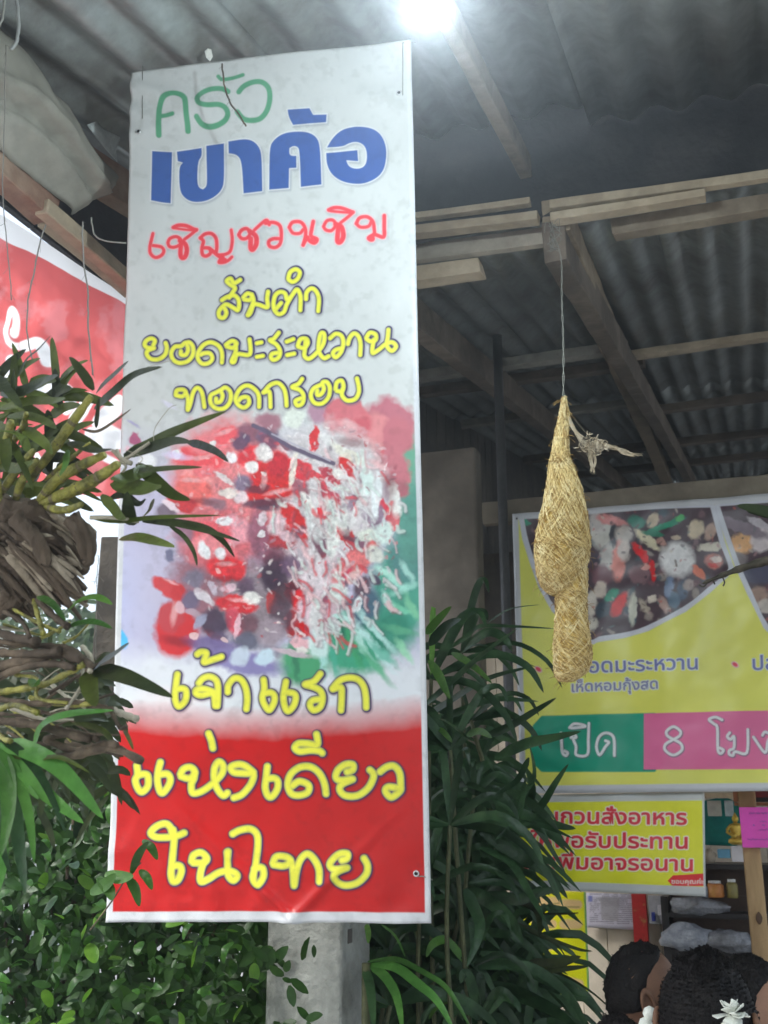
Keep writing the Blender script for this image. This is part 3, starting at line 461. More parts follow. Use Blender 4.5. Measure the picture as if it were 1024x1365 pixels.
def ban_disp(u, v):
    d_ = .009 * fb(u * 1.7, v * 4, 1.3) + .004 * math.sin(u * 6 + v * 3) + .0012 * rdg(u * 5, v * 12, 4)
    k = max(0, 1 - u * 2.1)
    d_ += k * (.013 * math.exp(-((v - .022 - u * .12) / .012) ** 2) + .010 * math.exp(-((v - .05 - u * .08) / .013) ** 2) - .008 * math.exp(-((v - .035 - u * .2) / .014) ** 2) + .006 * math.exp(-((v - .085 + u * .10) / .012) ** 2))
    k = max(0, u - .62) * 2.4; d_ += k * (.006 * math.exp(-((v - .09 + (1 - u) * .15) / .014) ** 2) + .005 * math.exp(-((v - .055 - (1 - u) * .1) / .012) ** 2))
    if v > .86:
        k = (v - .86) / .14; d_ += k * (.010 * rdg(u * 3.4 + v * 3, v * 9, 5) + .006 * fb(u * 8, v * 22, 7)); d_ += .012 * k * math.exp(-((u - .50 - (v - .97) * 3.2) / .018) ** 2) + .009 * k * math.exp(-((u - .66 - (.97 - v) * 3) / .02) ** 2)
    return d_
# ================================================================== yellow price banner on the right (print)
SV = 4.3
def onS(px, py, off=0.0): return onV(px, py, SV - off)
sgn_c = [onS(683, 685), onS(1250, 640), onS(1250, 1052), onS(694, 1058)]
def paint_sign():
    c = Canvas(sgn_c, 900, 680, sc(204, 202, 84, 1.85)); X, Y = c.X, c.Y
    n = vnoise(X, Y, 60, 71); c.col *= (1 + .07 * n)[..., None]
    cells = []
    bound = [(696, 686), (696, 691), (701, 719), (711, 750), (722, 781), (739, 812), (784, 854), (800, 851), (830, 846), (863, 837), (912, 812), (946, 785), (974, 759), (962, 722), (950, 676)]
    right = [(957, 675), (965, 700), (984, 754), (1000, 790), (1022, 835), (1060, 868), (1110, 862), (1180, 800), (1230, 700), (1240, 655)]
    for P in (bound, right): c.poly(P, sc(176, 178, 186), 4.5, 1.4); c.poly(P, sc(74, 60, 66), 0, 1.2)
    m1 = Canvas.__new__(Canvas)
    keep = c.col.copy()
    q = 4.197; T = lambda x, y: (780 + x / q, 665 + y / q)
    rs = np.random.RandomState(9)
    for k in range(260):
        x = rs.uniform(696, 1235); y = rs.uniform(676, 860); pal = [(120, 96, 100), (96, 60, 66), (50, 44, 52), (150, 140, 130), (60, 84, 92), (70, 50, 60), (110, 72, 80)]
        c.blob(x, y, rs.uniform(3, 9), rs.uniform(2, 6), rs.uniform(0, 180), sc(*pal[rs.randint(7)]), .6, (6, 2), .7, k % 30)
    items = [(90, 190, 60, 90, 0, (178, 176, 168)), (70, 130, 50, 60, 0, (170, 164, 160)), (130, 330, 50, 80, 20, (172, 168, 162)), (150, 120, 90, 28, 12, (186, 120, 116)), (60, 340, 26, 30, 0, (60, 58, 70)), (160, 200, 22, 60, 0, (50, 52, 60)),
             (215, 200, 50, 50, 20, (168, 160, 152)), (190, 345, 40, 110, 5, (196, 120, 108)), (215, 290, 34, 60, 0, (178, 168, 160)), (310, 300, 70, 24, 52, (206, 40, 44)), (375, 400, 60, 16, 80, (206, 36, 40)), (350, 230, 90, 26, 42, (194, 186, 158)),
             (380, 120, 30, 46, 25, (180, 166, 144)), (450, 150, 110, 18, -22, (40, 130, 100)), (290, 130, 50, 34, 20, (40, 110, 92)), (530, 110, 26, 22, 0, (70, 160, 90)), (380, 195, 60, 18, 10, (50, 120, 96)), (515, 340, 96, 98, 0, (196, 194, 192)),
             (620, 170, 40, 56, 15, (184, 170, 146)), (700, 180, 30, 50, 20, (170, 146, 132)), (700, 270, 70, 26, -5, (188, 182, 166)), (720, 350, 50, 42, 0, (170, 110, 100)), (735, 335, 30, 22, 0, (190, 176, 168)), (720, 372, 30, 14, 20, (176, 60, 56)),
             (635, 410, 50, 22, 50, (196, 110, 84)), (100, 430, 56, 60, 0, (112, 78, 84)), (85, 510, 36, 50, 20, (184, 172, 158)), (190, 590, 76, 32, -60, (196, 42, 40)), (150, 540, 50, 26, -40, (36, 128, 100)), (265, 620, 24, 90, 2, (184, 184, 168)),
             (330, 600, 20, 50, -30, (160, 150, 134)), (375, 560, 30, 22, 0, (190, 180, 166)), (440, 590, 24, 50, -30, (164, 140, 130)), (35, 590, 34, 70, 0, (188, 182, 170)), (40, 700, 34, 40, 0, (184, 180, 168)), (100, 620, 40, 50, 20, (60, 74, 84)),
             (300, 420, 60, 50, 0, (120, 92, 96)), (335, 380, 22, 18, 0, (200, 150, 140)), (470, 500, 26, 60, 10, (110, 124, 148)), (545, 510, 30, 60, 10, (70, 84, 104)), (580, 480, 34, 34, 0, (150, 136, 130)), (500, 570, 34, 44, 0, (84, 104, 120)),
             (430, 240, 34, 22, 30, (166, 130, 120)), (510, 215, 30, 14, 0, (176, 160, 140)), (880, 250, 66, 60, 0, (200, 156, 110)), (990, 230, 60, 70, 30, (186, 176, 176)), (880, 160, 160, 34, 20, (120, 108, 116)), (980, 140, 80, 20, 25, (170, 164, 168)),
             (950, 420, 120, 60, 0, (74, 74, 92)), (970, 550, 60, 60, 0, (150, 124, 110)), (850, 340, 60, 40, 0, (120, 112, 112)), (1010, 600, 50, 40, 0, (176, 168, 160)), (-330, 130, 30, 16, 30, (40, 130, 100))]
    for i, (x, y, rx, ry, a, rgb) in enumerate(items): c.blob(*T(x, y), rx / q, ry / q, a, sc(*rgb), .35, (7, 3.2), .95, i)
    for k in range(420):
        x = rs.uniform(700, 1235); y = rs.uniform(676, 860); pal = [(150, 120, 120), (70, 50, 56), (40, 36, 42), (176, 168, 156), (90, 110, 110), (170, 90, 80), (120, 90, 96)]
        c.blob(x, y, rs.uniform(1.2, 4), rs.uniform(.8, 2), rs.uniform(0, 180), sc(*pal[rs.randint(7)]), .6, (5, 1.5), rs.uniform(.3, .75), k % 30)
    c.col *= (1 + .22 * vnoise(X, Y, 7, 43) * (Y < 860))[..., None]
    c.stroke([T(505, 345), T(512, 375)], 1.4, sc(120, 110, 104))
    # anything that fell outside the two pictures goes back to yellow, then the rims on top
    def inside(P):
        ins = np.zeros(X.shape, bool); Q = P + [P[0]]
        for (x0, y0), (x1, y1) in zip(Q[:-1], Q[1:]):
            if y0 != y1: ins ^= ((Y >= y0) != (Y >= y1)) & (X < (x1 - x0) * (Y - y0) / (y1 - y0) + x0)
        return ins
    I = inside(bound) | inside(right); c.col = np.where(I[..., None], c.col, keep)
    for P in (bound, right): c.stroke(sm(P[:-1], 3), 2.8, sc(182, 184, 190), soft=1.2)
    c.stroke([(950, 676), (962, 722), (978, 762)], 3.0, sc(182, 184, 190), soft=1.2)
    # green and pink hours strip
    GR, PK = sc(10, 130, 104, 1.7), sc(200, 92, 130, 1.7)
    c.poly([(723, 957), (872, 953), (872, 1026), (723, 1026), (713, 1016), (709, 992), (713, 968)], GR, 3, 1.2); c.poly([(858, 951), (1300, 940), (1300, 1024), (858, 1026)], PK, 0, 1.2)
    t8 = lambda p: sm(tr(700, 935, 3.16, p), 5)
    lt = [[(150, 132), (153, 190), (158, 218), (172, 228), (178, 216), (165, 208)], [(192, 152), (204, 138), (214, 150), (202, 158), (214, 190), (216, 225), (262, 224), (266, 160), (268, 92)], [(186, 110), (205, 94), (242, 98), (250, 106), (195, 112)],
          [(338, 165), (352, 172), (338, 190), (314, 225), (300, 190), (312, 148), (342, 132), (372, 152), (376, 228)], [(625, 160), (600, 145), (596, 125), (625, 106), (654, 125), (650, 145), (625, 160), (592, 180), (590, 205), (625, 226), (660, 205), (656, 178), (625, 160)],
          [(830, 78), (802, 66), (775, 76), (795, 94), (810, 112), (812, 200), (824, 220), (836, 206), (820, 196)], [(862, 132), (852, 148), (866, 160), (880, 148), (880, 196), (862, 206), (860, 222), (876, 228), (886, 212), (934, 216), (938, 118)], [(962, 150), (1010, 215), (1022, 170), (1032, 140), (1010, 128), (1000, 142)],
          ]
    for p in lt: c.stroke(t8(p), 2.6, sc(84, 96, 104), (.8, .8), 1.6, .8)
    for p in lt: c.stroke(t8(p), 1.9, sc(206, 210, 210), soft=1.0)
    for txt, x0, y0, x1, y1, bold, rgb, h in [('ยอดมะระหวาน', 768, 897, 930, 892, .0, (92, 100, 150), 26), ('เห็ดหอมกุ้งสด', 762, 922, 877, 918, .0, (110, 116, 150), 19), ('ปลาทับทิม', 1004, 893, 1120, 889, .0, (92, 100, 150), 26)]:
        Tt = fit_text(font_tris(txt, bold), x0, y0, x1, y1, h); c.tris(Tt, sc(196, 200, 196), 1.6, 1.2); c.tris(Tt, sc(*rgb), .35, 1.0)
    for x, y in [(717, 892), (980, 886)]: c.blob(x, y, 6, 3.6, 35, sc(206, 160, 160), .4, (9, .5)); c.blob(x, y, 4, 2.2, 35, sc(206, 50, 70), .3, (9, .5))
    hem = np.maximum(np.clip((.018 - c.u) / .004, 0, 1), np.maximum(np.clip((c.v - .972) / .004, 0, 1), np.clip((.026 - c.v) / .004, 0, 1)))
    c.col = c.col * (1 - hem[..., None]) + np.array(sc(176, 178, 180)) * hem[..., None]
    return c.image('price banner print')
ord_c = [onS(690, 1060, -.02), onS(939, 1056, -.02), onS(941, 1195, -.02), onS(689, 1184, -.02)]
def paint_order():
    c = Canvas(ord_c, 560, 310, sc(206, 194, 44, 1.6)); X, Y = c.X, c.Y; c.col *= (1 + .08 * vnoise(X, Y, 40, 81))[..., None]
    for txt, x0, y0, x1, y1 in [('รบกวนสั่งอาหาร', 712, 1097, 915, 1099), ('ให้พอรับประทาน', 708, 1129, 916, 1131), ('สั่งเพิ่มอาจรอนาน', 698, 1157, 923, 1161)]:
        Tt = fit_text(font_tris(txt, .0), x0, y0, x1, y1, 27); c.tris(Tt, sc(212, 200, 190), 2.2, 1.4); c.tris(Tt, sc(196, 44, 56), .75, 1.2)
    c.poly([(890, 1174), (897, 1167), (945, 1164), (945, 1181), (897, 1181)], sc(200, 34, 40), 0, .8); c.tris(fit_text(font_tris('ขอบคุณค่ะ', .02), 895, 1178, 938, 1178, 8.5), sc(220, 190, 180), 0, .8)
    hem = np.maximum(np.clip((c.v - .905) / .01, 0, 1), np.clip((.085 - c.v) / .01, 0, 1)); hem = np.maximum(hem, np.clip((c.u - .987) / .004, 0, 1))
    c.col = c.col * (1 - hem[..., None]) + np.array(sc(172, 174, 172)) * hem[..., None]
    return c.image('order sign print')
# ================================================================== red banner, left, hung under the side beam
def onL(px, py, off=0.0): return onU(px, py, -1.76 - off)
red_c = [onL(-60, 245), onL(215, 425), onL(215, 672), onL(-60, 640)]
def paint_red():
    c = Canvas(red_c, 520, 560, (.60, .12, .12)); X, Y = c.X, c.Y; f_ = np.clip(vnoise(X, Y, 26, 91) * 1.0, 0, .28)[..., None]; c.col = c.col * (1 - f_) + np.array((.72, .38, .40)) * f_
    c.poly([(-70, 200), (230, 420), (230, 446), (165, 404), (0, 316), (-70, 280)], (.82, .82, .82), 0, 1.4)
    W = (.85, .85, .85); q = 6.206; t = lambda p: sm([(x / q, 400 + y / q) for x, y in p])
    for p, wd in [([(130, 280), (140, 180), (110, 100), (70, 90), (50, 180), (50, 300), (90, 370), (170, 385), (250, 370)], 5.5), ([(130, 280), (130, 250)], 6), ([(200, 385), (280, 360), (350, 350), (385, 420), (400, 510)], 8), ([(90, 500), (130, 560), (60, 640), (-20, 700)], 8),
                  ([(300, 740), (360, 760), (450, 700), (540, 760), (570, 850), (540, 900)], 9), ([(740, 830), (640, 980), (620, 1040), (480, 1150)], 11), ([(980, 850), (900, 960), (850, 1010)], 11), ([(640, 1150), (740, 1190), (780, 1100)], 9), ([(830, 1100), (870, 1180), (990, 1160), (900, 1080)], 11),
                  ([(530, 1250), (460, 1340), (430, 1400)], 9), ([(800, 1250), (940, 1350)], 5), ([(300, 1290), (350, 1340)], 5)]:
        c.stroke(t(p), wd, sc(230, 170, 170), soft=2); c.stroke(t(p), wd - 1, W, soft=1.2)
    return c.image('red banner print')
# lower yellow poster, news sheet
pst_c = [onV(694, 1185, 4.75), onV(781, 1189, 4.75), onV(786, 1328, 4.75), onV(706, 1352, 4.75)]
def paint_poster():
    c = Canvas(pst_c, 240, 380, sc(222, 206, 16)); X, Y = c.X, c.Y; c.col *= (1 + .08 * vnoise(X, Y, 24, 95))[..., None]
    for x0, y0, x1, y1 in [(712, 1202, 742, 1202), (752, 1205, 770, 1206), (714, 1228, 736, 1232), (752, 1232, 770, 1232), (712, 1260, 734, 1260), (756, 1308, 772, 1312), (716, 1288, 745, 1288), (716, 1318, 738, 1320)]:
        c.stroke([(x0, y0), (x1, y1)], 6.5, sc(214, 170, 120), soft=3)
    for x0, y0, x1, y1 in [(708, 1208, 745, 1204), (752, 1209, 772, 1209), (712, 1221, 770, 1217), (712, 1263, 748, 1261), (714, 1236, 738, 1236)]: c.stroke([(x0, y0), (x1, y1)], 1.0, sc(120, 110, 50), soft=1.4, alpha=.7)
    e = np.clip((c.u - .965) / .01, 0, 1); c.col = c.col * (1 - e[..., None]) + np.array(sc(110, 160, 90)) * e[..., None]; e = np.clip((c.v - .95) / .01, 0, 1); c.col = c.col * (1 - e[..., None]) + np.array(sc(196, 196, 190)) * e[..., None]
    return c.image('poster print')
nws_c = [onV(782, 1190, 5.1), onV(852, 1192, 5.1), onV(852, 1240, 5.1), onV(782, 1236, 5.1)]
def paint_news():
    c = Canvas(nws_c, 200, 130, sc(150, 148, 160)); X, Y = c.X, c.Y; n = vnoise(X, Y, 5, 97)
    ln = (np.sin(Y * 2.4) > .1) & (n > -.1) & (c.v < .86) & (c.u > .06); c.col = np.where(ln[..., None], np.array(sc(104, 102, 112)), c.col)
    c.poly([(800, 1196), (826, 1196), (824, 1228), (802, 1226)], sc(116, 112, 116), 0, 2, .7); c.poly([(784, 1194), (790, 1194), (790, 1202), (784, 1202)], sc(70, 80, 140), 0, 1, .8)
    return c.image('news sheet print')
# ================================================================== the place
# ground
gm = M('pale dusty paving', (.30, .30, .29), .9, scale=1.2, col2=(.40, .40, .385), bump=.4, bscale=12)
g = MB(); n_ = 24
for j in range(n_ + 1):
    for i in range(n_ + 1): g.v.append((-60 + 120 * i / n_, -40 + 120 * j / n_, 0))
g.f = [(j * 25 + i, j * 25 + i + 1, (j + 1) * 25 + i + 1, (j + 1) * 25 + i) for j in range(n_) for i in range(n_)]
tag(g.build('ground', gm), kind='structure')
fl = MB().box(UV(-.2, 3.4, .005), U * 6, V * 9, Z * .05)
tag(fl.build('floor', M('concrete floor', (.26, .25, .23), .7, col2=(.34, .33, .31), scale=2)), kind='structure')
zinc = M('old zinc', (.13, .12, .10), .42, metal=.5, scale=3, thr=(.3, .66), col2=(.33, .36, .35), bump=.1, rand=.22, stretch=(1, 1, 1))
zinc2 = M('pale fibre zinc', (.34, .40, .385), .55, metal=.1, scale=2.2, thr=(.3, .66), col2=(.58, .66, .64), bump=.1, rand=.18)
wood_d = M('dark weathered wood', (.10, .078, .06), .8, col2=(.19, .155, .12), scale=3, bump=.5, bscale=18, rand=.15)
wood_p = M('pale raw wood', (.36, .29, .20), .75, col2=(.52, .44, .32), scale=3, bump=.4, bscale=22, rand=.15)
wood_g = M('greyed wood', (.20, .19, .16), .8, col2=(.32, .31, .27), scale=3, bump=.4, rand=.15)
wood_r = M('reddish old wood', (.22, .12, .08), .75, col2=(.33, .24, .17), scale=3, bump=.4, bscale=20)
fascia_m = M('dark painted board', (.022, .023, .026), .6, col2=(.042, .041, .042), scale=4, bump=.25)
SL = math.tan(R(11)); V0 = 2.914
def zroof(v, base): return base + SL * (v - V0)
def corr_sheet(u0, u1, v0, v1, base, mat, parent, lab=None, pitch=.12, amp=.017, jit=0.0):
    nu = max(6, int((u1 - u0) / pitch * 8)); vs = []; nv = 4
    for j in range(nv + 1):
        v = v0 + (v1 - v0) * j / nv
        for i in range(nu + 1):
            u = u0 + (u1 - u0) * i / nu; vs.append(UV(u, v, zroof(v, base) + amp * math.cos(u / pitch * 2 * math.pi) + jit + .006 * fb(u * 2, v * 1.5)))
    k = nu + 1; fs = [(j * k + i, j * k + i + 1, (j + 1) * k + i + 1, (j + 1) * k + i) for j in range(nv) for i in range(nu)]
    o = mesh('roof_sheet', vs, fs, mat, parent, True); m = o.modifiers.new('thickness', 'SOLIDIFY'); m.thickness = .003; m.offset = 1
    if lab: o['label'] = lab
    return o
def roof_v(px, py, base):   # V distance at which the ray meets the sloping plane
    d_ = ray(px, py); s_ = (base - SL * V0 - CZ) / (d_.z - SL * d_.dot(V)); P = C0 + d_ * s_; return P.dot(U), P.dot(V), P.z
def rough_bar(o, t, a, b):
    """hand sawn bar: many rings along t, edges that wander, a slight bow"""
    n = max(6, int(t.length / .07)); mb = MB(); sd_ = random.uniform(0, 90); w_ = min(a.length, b.length); an, bn = a.normalized(), b.normalized(); tn = t.normalized()
    for i in range(n + 1):
        s_ = i / n; bow = math.sin(math.pi * s_) * min(.012, t.length * .004); x = t.length * s_
        for k, (p, q_) in enumerate(((0, 0), (1, 0), (1, 1), (0, 1))):
            j = w_ * .07; end = tn * (w_ * .25 * fb(k * 3.1, sd_)) if i in (0, n) else Vector((0, 0, 0))
            mb.v.append(tuple(o + t * s_ + a * p + b * q_ + an * (j * fb(x * 3, k * 7 + sd_) + bow) + bn * j * fb(x * 3, k * 5 + sd_ + 40) + end))
    mb.f = [(i * 4 + k, i * 4 + (k + 1) % 4, (i + 1) * 4 + (k + 1) % 4, (i + 1) * 4 + k) for i in range(n) for k in range(4)] + [(3, 2, 1, 0), tuple(n * 4 + k for k in range(4))]
    return mb
def beam(parent, A, B, wdt, h, mat, name='beam', lab=None, roll=Z):
    A, B = Vector(A), Vector(B); t = (B - A); side = t.cross(roll).normalized(); up = side.cross(t).normalized()
    o = rough_bar(A - side * wdt / 2 - up * h / 2, t, side * wdt, up * h).build(name, mat, parent); bevel(o, .003, 1)
    if lab: o['label'] = lab
    return o
# main lean-to roof rising away from the eye
MBASE = 3.45
main_roof = empty('main_roof', UV(1.5, 6, MBASE), 'dark corrugated metal roof with pale purlins, rising away behind the dark fascia board', 'roof')
u = -1.8; k = 0
while u < 2.3:
    for (a, b, dz) in ((V0 + .07, 6.2, 0), (6.05, 9.2, .008), (9.05, 12.2, .016)):
        corr_sheet(u, u + .86, a, b, MBASE, zinc, main_roof, jit=dz + (.006 if k % 2 else 0), amp=.018)
    u += .80; k += 1
for (px, py, x0, x1, mt, hh) in [(930, 462, 826, 1300, wood_p, .035), (760, 474, 500, 838, wood_g, .05), (760, 548, 500, 846, wood_g, .045), (930, 540, 840, 1300, wood_d, .05), (800, 602, 500, 1300, wood_d, .06), (800, 630, 500, 1300, wood_d, .06), (700, 505, 560, 860, wood_d, .05)]:
    _, v_, z_ = roof_v(px, py, MBASE - .05); f_ = lambda x: max(-1.7, onV(x, py, v_).dot(U))
    beam(main_roof, UV(f_(x0), v_, z_), UV(min(f_(x1), 3), v_, z_), .06, hh, mt, 'purlin')
for px, py, mt in [(800, 430, wood_d), (560, 430, wood_d)]:
    uu, v_, z_ = roof_v(px, py, MBASE - .13)
    a = UV(uu, V0 + .03, zroof(V0 + .03, MBASE - .13)); b = UV(uu, 11.9, zroof(11.9, MBASE - .13)); beam(main_roof, a, b, .07, .13, mt, 'rafter')
# near roof overhead, its sheets ending above the fascia
NB = 3.71
near_roof = empty('near_roof', UV(0, 1, 3.4), 'near corrugated roof overhead with pale sheets around the lit bulb', 'roof')
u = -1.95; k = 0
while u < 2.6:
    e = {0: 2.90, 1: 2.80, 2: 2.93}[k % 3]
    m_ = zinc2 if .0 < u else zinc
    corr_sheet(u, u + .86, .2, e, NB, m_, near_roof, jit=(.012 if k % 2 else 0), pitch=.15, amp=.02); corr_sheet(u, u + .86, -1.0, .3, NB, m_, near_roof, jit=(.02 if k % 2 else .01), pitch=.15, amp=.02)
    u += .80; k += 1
def onN(px, py, b=NB - .05): q = roof_v(px, py, b); return q
for px in (672,):
    uu, v_, z_ = onN(px, 170, NB - .11)
    beam(near_roof, UV(uu, -1, zroof(-1, NB - .11)), UV(uu, V0 + .02, zroof(V0 + .02, NB - .11)), .038, .075, wood_d, 'rafter')
uu, v_, z_ = onN(60, 90, NB - .10)
beam(near_roof, UV(-1.78, -1, zroof(-1, NB - .12)), UV(-1.78, V0 + .3, zroof(V0 + .3, NB - .12)), .06, .12, wood_r, 'rafter', 'reddish brown rafter at the left edge')
beam(near_roof, UV(2.6, -1, zroof(-1, NB - .12)), UV(2.6, V0, zroof(V0, NB - .12)), .05, .09, wood_d, 'rafter')
for v_ in (-.8, -.1): beam(near_roof, UV(-1.9, v_, zroof(v_, NB - .045)), UV(3.2, v_, zroof(v_, NB - .045)), .05, .045, wood_d, 'purlin')
# fascia board between the two roofs, plank wall plate, pale battens below it
fas = empty('fascia_board', UV(1, V0, 3.4), 'wide dark horizontal board between the near roof sheets and the pale battens', 'board')
zl = onV(745, 284, V0 + .02).z; zt = 3.95
o = MB().box(UV(-1.9, V0 + .03, zl), U * 5.1, V * .025, Z * (zt - zl)).build('plank', fascia_m, fas); bevel(o, .004, 1)
MB().box(UV(-1.9, 2.3, 3.96), U * 5.1, V * .7, Z * .02).build('light_stop_board', fascia_m, fas)  # added board, stops sun and sky leaking past the sheet ends
bt = empty('eave_battens', UV(1, V0, zl), 'pair of pale raw battens under the dark fascia, joined beside the rafter foot', 'batten')
def batten(x0, y0, x1, y1, h, v=V0, mat=wood_p, th=.03, parent=bt, name='batten'):
    A = onV(x0, y0, v); B = onV(x1, y1, v); B.z = A.z + (B.z - A.z); hh = h; t = B - A
    o = rough_bar(A - Z * hh, t, V * th, Z * hh).build(name, mat, parent); bevel(o, .002, 1); return o
batten(548, 283, 706, 262, .022, V0 - .01); batten(548, 300, 716, 280, .030, V0 - .03, th=.045)
batten(733, 266, 1150, 205, .030, V0 - .01); batten(733, 283, 940, 250, .026, V0 - .03, th=.045)
batten(548, 326, 740, 300, .060, V0 + .10, M('greyish batten', (.33, .29, .23), .8, col2=(.44, .39, .31), scale=4)); 
batten(815, 292, 1200, 226, .055, V0 + .12, M('brown batten', (.20, .16, .115), .8, col2=(.31, .26, .19), scale=4), .05)
batten(548, 355, 640, 342, .055, V0 + .02, wood_p, .06)
# diagonal pale rafter head that comes down at the knot of strings
rf = empty('rafter_brace', UV(.6, 3, 3.4), 'brown diagonal rafter coming down to the battens where the nest string is tied', 'rafter')
A = onV(742, 288, V0 + .04); uu, v_, z_ = uvz(A)
e_ = roof_v(905, 655, z_ + SL * (V0 - v_) - .02)
beam(rf, A, UV(e_[0], min(e_[1], 10.5), zroof(min(e_[1], 10.5), MBASE - .17)), .085, .11, M('brown rafter wood', (.24, .185, .125), .8, col2=(.36, .29, .20), scale=3, bump=.4, bscale=20), 'rafter')
# side beam on the left (runs away), with its pale spliced end
lb = empty('side_beam', UV(-1.72, 3, 3.1), 'old reddish beam running away above the red banner, spliced with pale timber', 'beam')
q = lambda px, py, o=0.0: onU(px, py, -1.72 - o)
beam(lb, q(-200, 55), q(62, 282), .07, .075, wood_r, 'timber', 'dusty reddish brown length'); beam(lb, q(60, 287, .015), q(176, 384, .015), .05, .06, wood_p, 'timber', 'pale lower splice')
beam(lb, q(55, 275, -.03), q(190, 392, -.03), .04, .045, wood_p, 'timber', 'pale upper splice')
beam(lb, q(-30, 215, .05), q(130, 350, .05), .03, .05, wood_d, 'timber', 'dark board behind the splice')
side_z = q(60, 280).z
va = empty('sky_block_boards', UV(-1.86, 2, side_z), 'added dark boards blocking the sky between the side beam and the roof at upper left', 'board')  # boards added to keep the bright sky out above the beam
for i in range(9):
    v_a = -.6 + i * .56; MB().box(UV(-1.88, v_a, side_z + .05), U * .02, V * .555, Z * (zroof(v_a, NB if v_a < 2.4 else MBASE) - side_z - .06)).build('plank', fascia_m, va)
# ------------------------------------------------------------------ walls further in
wall_d = M('sooty plank wall', (.055, .05, .045), .85, col2=(.10, .09, .075), scale=2.5, bump=.4)
conc_d = M('stained rendered wall', (.085, .073, .058), .9, col2=(.15, .13, .105), scale=2.2, bump=.35, bscale=14)
def planks(parent, u0, u1, v0, v1, z0, z1, n, mat, horiz_axis='V'):
    for i in range(n):
        a = i / n; b = (i + 1) / n - .004
        if horiz_axis == 'V': o = MB().box(UV(u0, v0 + (v1 - v0) * a, z0), U * (u1 - u0), V * (v1 - v0) * (b - a), Z * (z1 - z0))
        else: o = MB().box(UV(u0 + (u1 - u0) * a, v0, z0), U * (u1 - u0) * (b - a), V * (v1 - v0), Z * (z1 - z0))
        bevel(o.build('plank', mat, parent), .003, 1)
sw = empty('side_plank_wall', UV(-1.75, 8, 0), 'dark plank wall behind the palm leaves, with a small bright opening', 'wall')
planks(sw, -1.78, -1.74, 4.4, 7.25, 0, 5.2, 14, wall_d); planks(sw, -1.78, -1.74, 8.1, 12.0, 0, 5.4, 18, wall_d)
planks(sw, -1.78, -1.74, 7.25, 8.1, 0, 2.2, 4, wall_d); planks(sw, -1.78, -1.74, 7.25, 8.1, 2.75, 4.9, 4, wall_d)
bw = empty('back_plank_wall', UV(2, 12, 0), 'dark plank wall closing the far end under the roof', 'wall'); planks(bw, -1.8, 3.4, 12.0, 12.05, 0, 5.6, 24, wall_d, 'U')
# brown rendered pillar between tall banner and the dark
pil = empty('brown_pillar', onV(605, 900, 3.95), 'brown stained concrete pillar behind the palm leaves, right of the tall banner', 'pillar')
a = onV(568, 620, 3.95); b = onV(634, 620, 3.95); ua = uvz(a)[0]; ub = uvz(b)[0]
o = MB().box(UV(ua - .2, 3.95, 0), U * (ub - ua + .2), V * .10, Z * onV(605, 598, 3.95).z).build('shaft', conc_d, pil); bevel(o, .01)
# grey pipe post carrying the price banner
pipe_m = M('grey painted pipe', (.10, .10, .10), .5, metal=.3, scale=8, bump=.1)
pp = empty('pipe_post', onV(671, 900, 4.33), 'dark grey metal pipe post at the left edge of the yellow price banner', 'post')
a = onV(671, 700, 4.33); u_, _, _ = uvz(a)
MB().tube([UV(u_, 4.33, 0), UV(u_, 4.33, zroof(4.33, MBASE) - .02)], .021, 14).build('pipe', pipe_m, pp, True)
MB().tube([UV(u_, 4.33, 0), UV(u_, 4.33, .02)], .06, 14).build('base_plate', pipe_m, pp, True)
# beam above the price banner
sb = empty('sign_beam', onV(900, 660, 4.36), 'dusty brown beam running along the top of the yellow price banner', 'beam')
zb = onV(850, 672, 4.36).z
A = UV(u_ - .1, 4.37, zb + .02); beam(sb, A, UV(3.0, 4.37, zb + .02), .05, .10, M('dusty brown beam wood', (.15, .125, .095), .85, col2=(.23, .2, .15), scale=3), 'timber')
# concrete post behind the tall banner
cpost = M('cast concrete', (.19, .20, .175), .88, thr=(.34, .6), col2=(.33, .343, .31), scale=5, bump=.7, bscale=45)
cpc = empty('concrete_post', UV(0, 2.7, 0), 'grey square concrete post showing below the tall food banner', 'post')
A = onV(353, 1330, 2.72); B = onV(455, 1330, 2.72); w_ = (B - A).dot(U); ua = uvz(A)[0]
o = MB().box(UV(ua, 2.72, 0), U * w_, V * w_, Z * (zroof(2.72, NB) - .03)).build('shaft', cpost, cpc); bevel(o, .012, 3)
o = MB().box(UV(ua + w_ - .002, 2.76, 1.27), U * .004, V * .03, Z * .035).build('stain_patch', M('dark spot', (.10, .09, .08), .9), cpc)
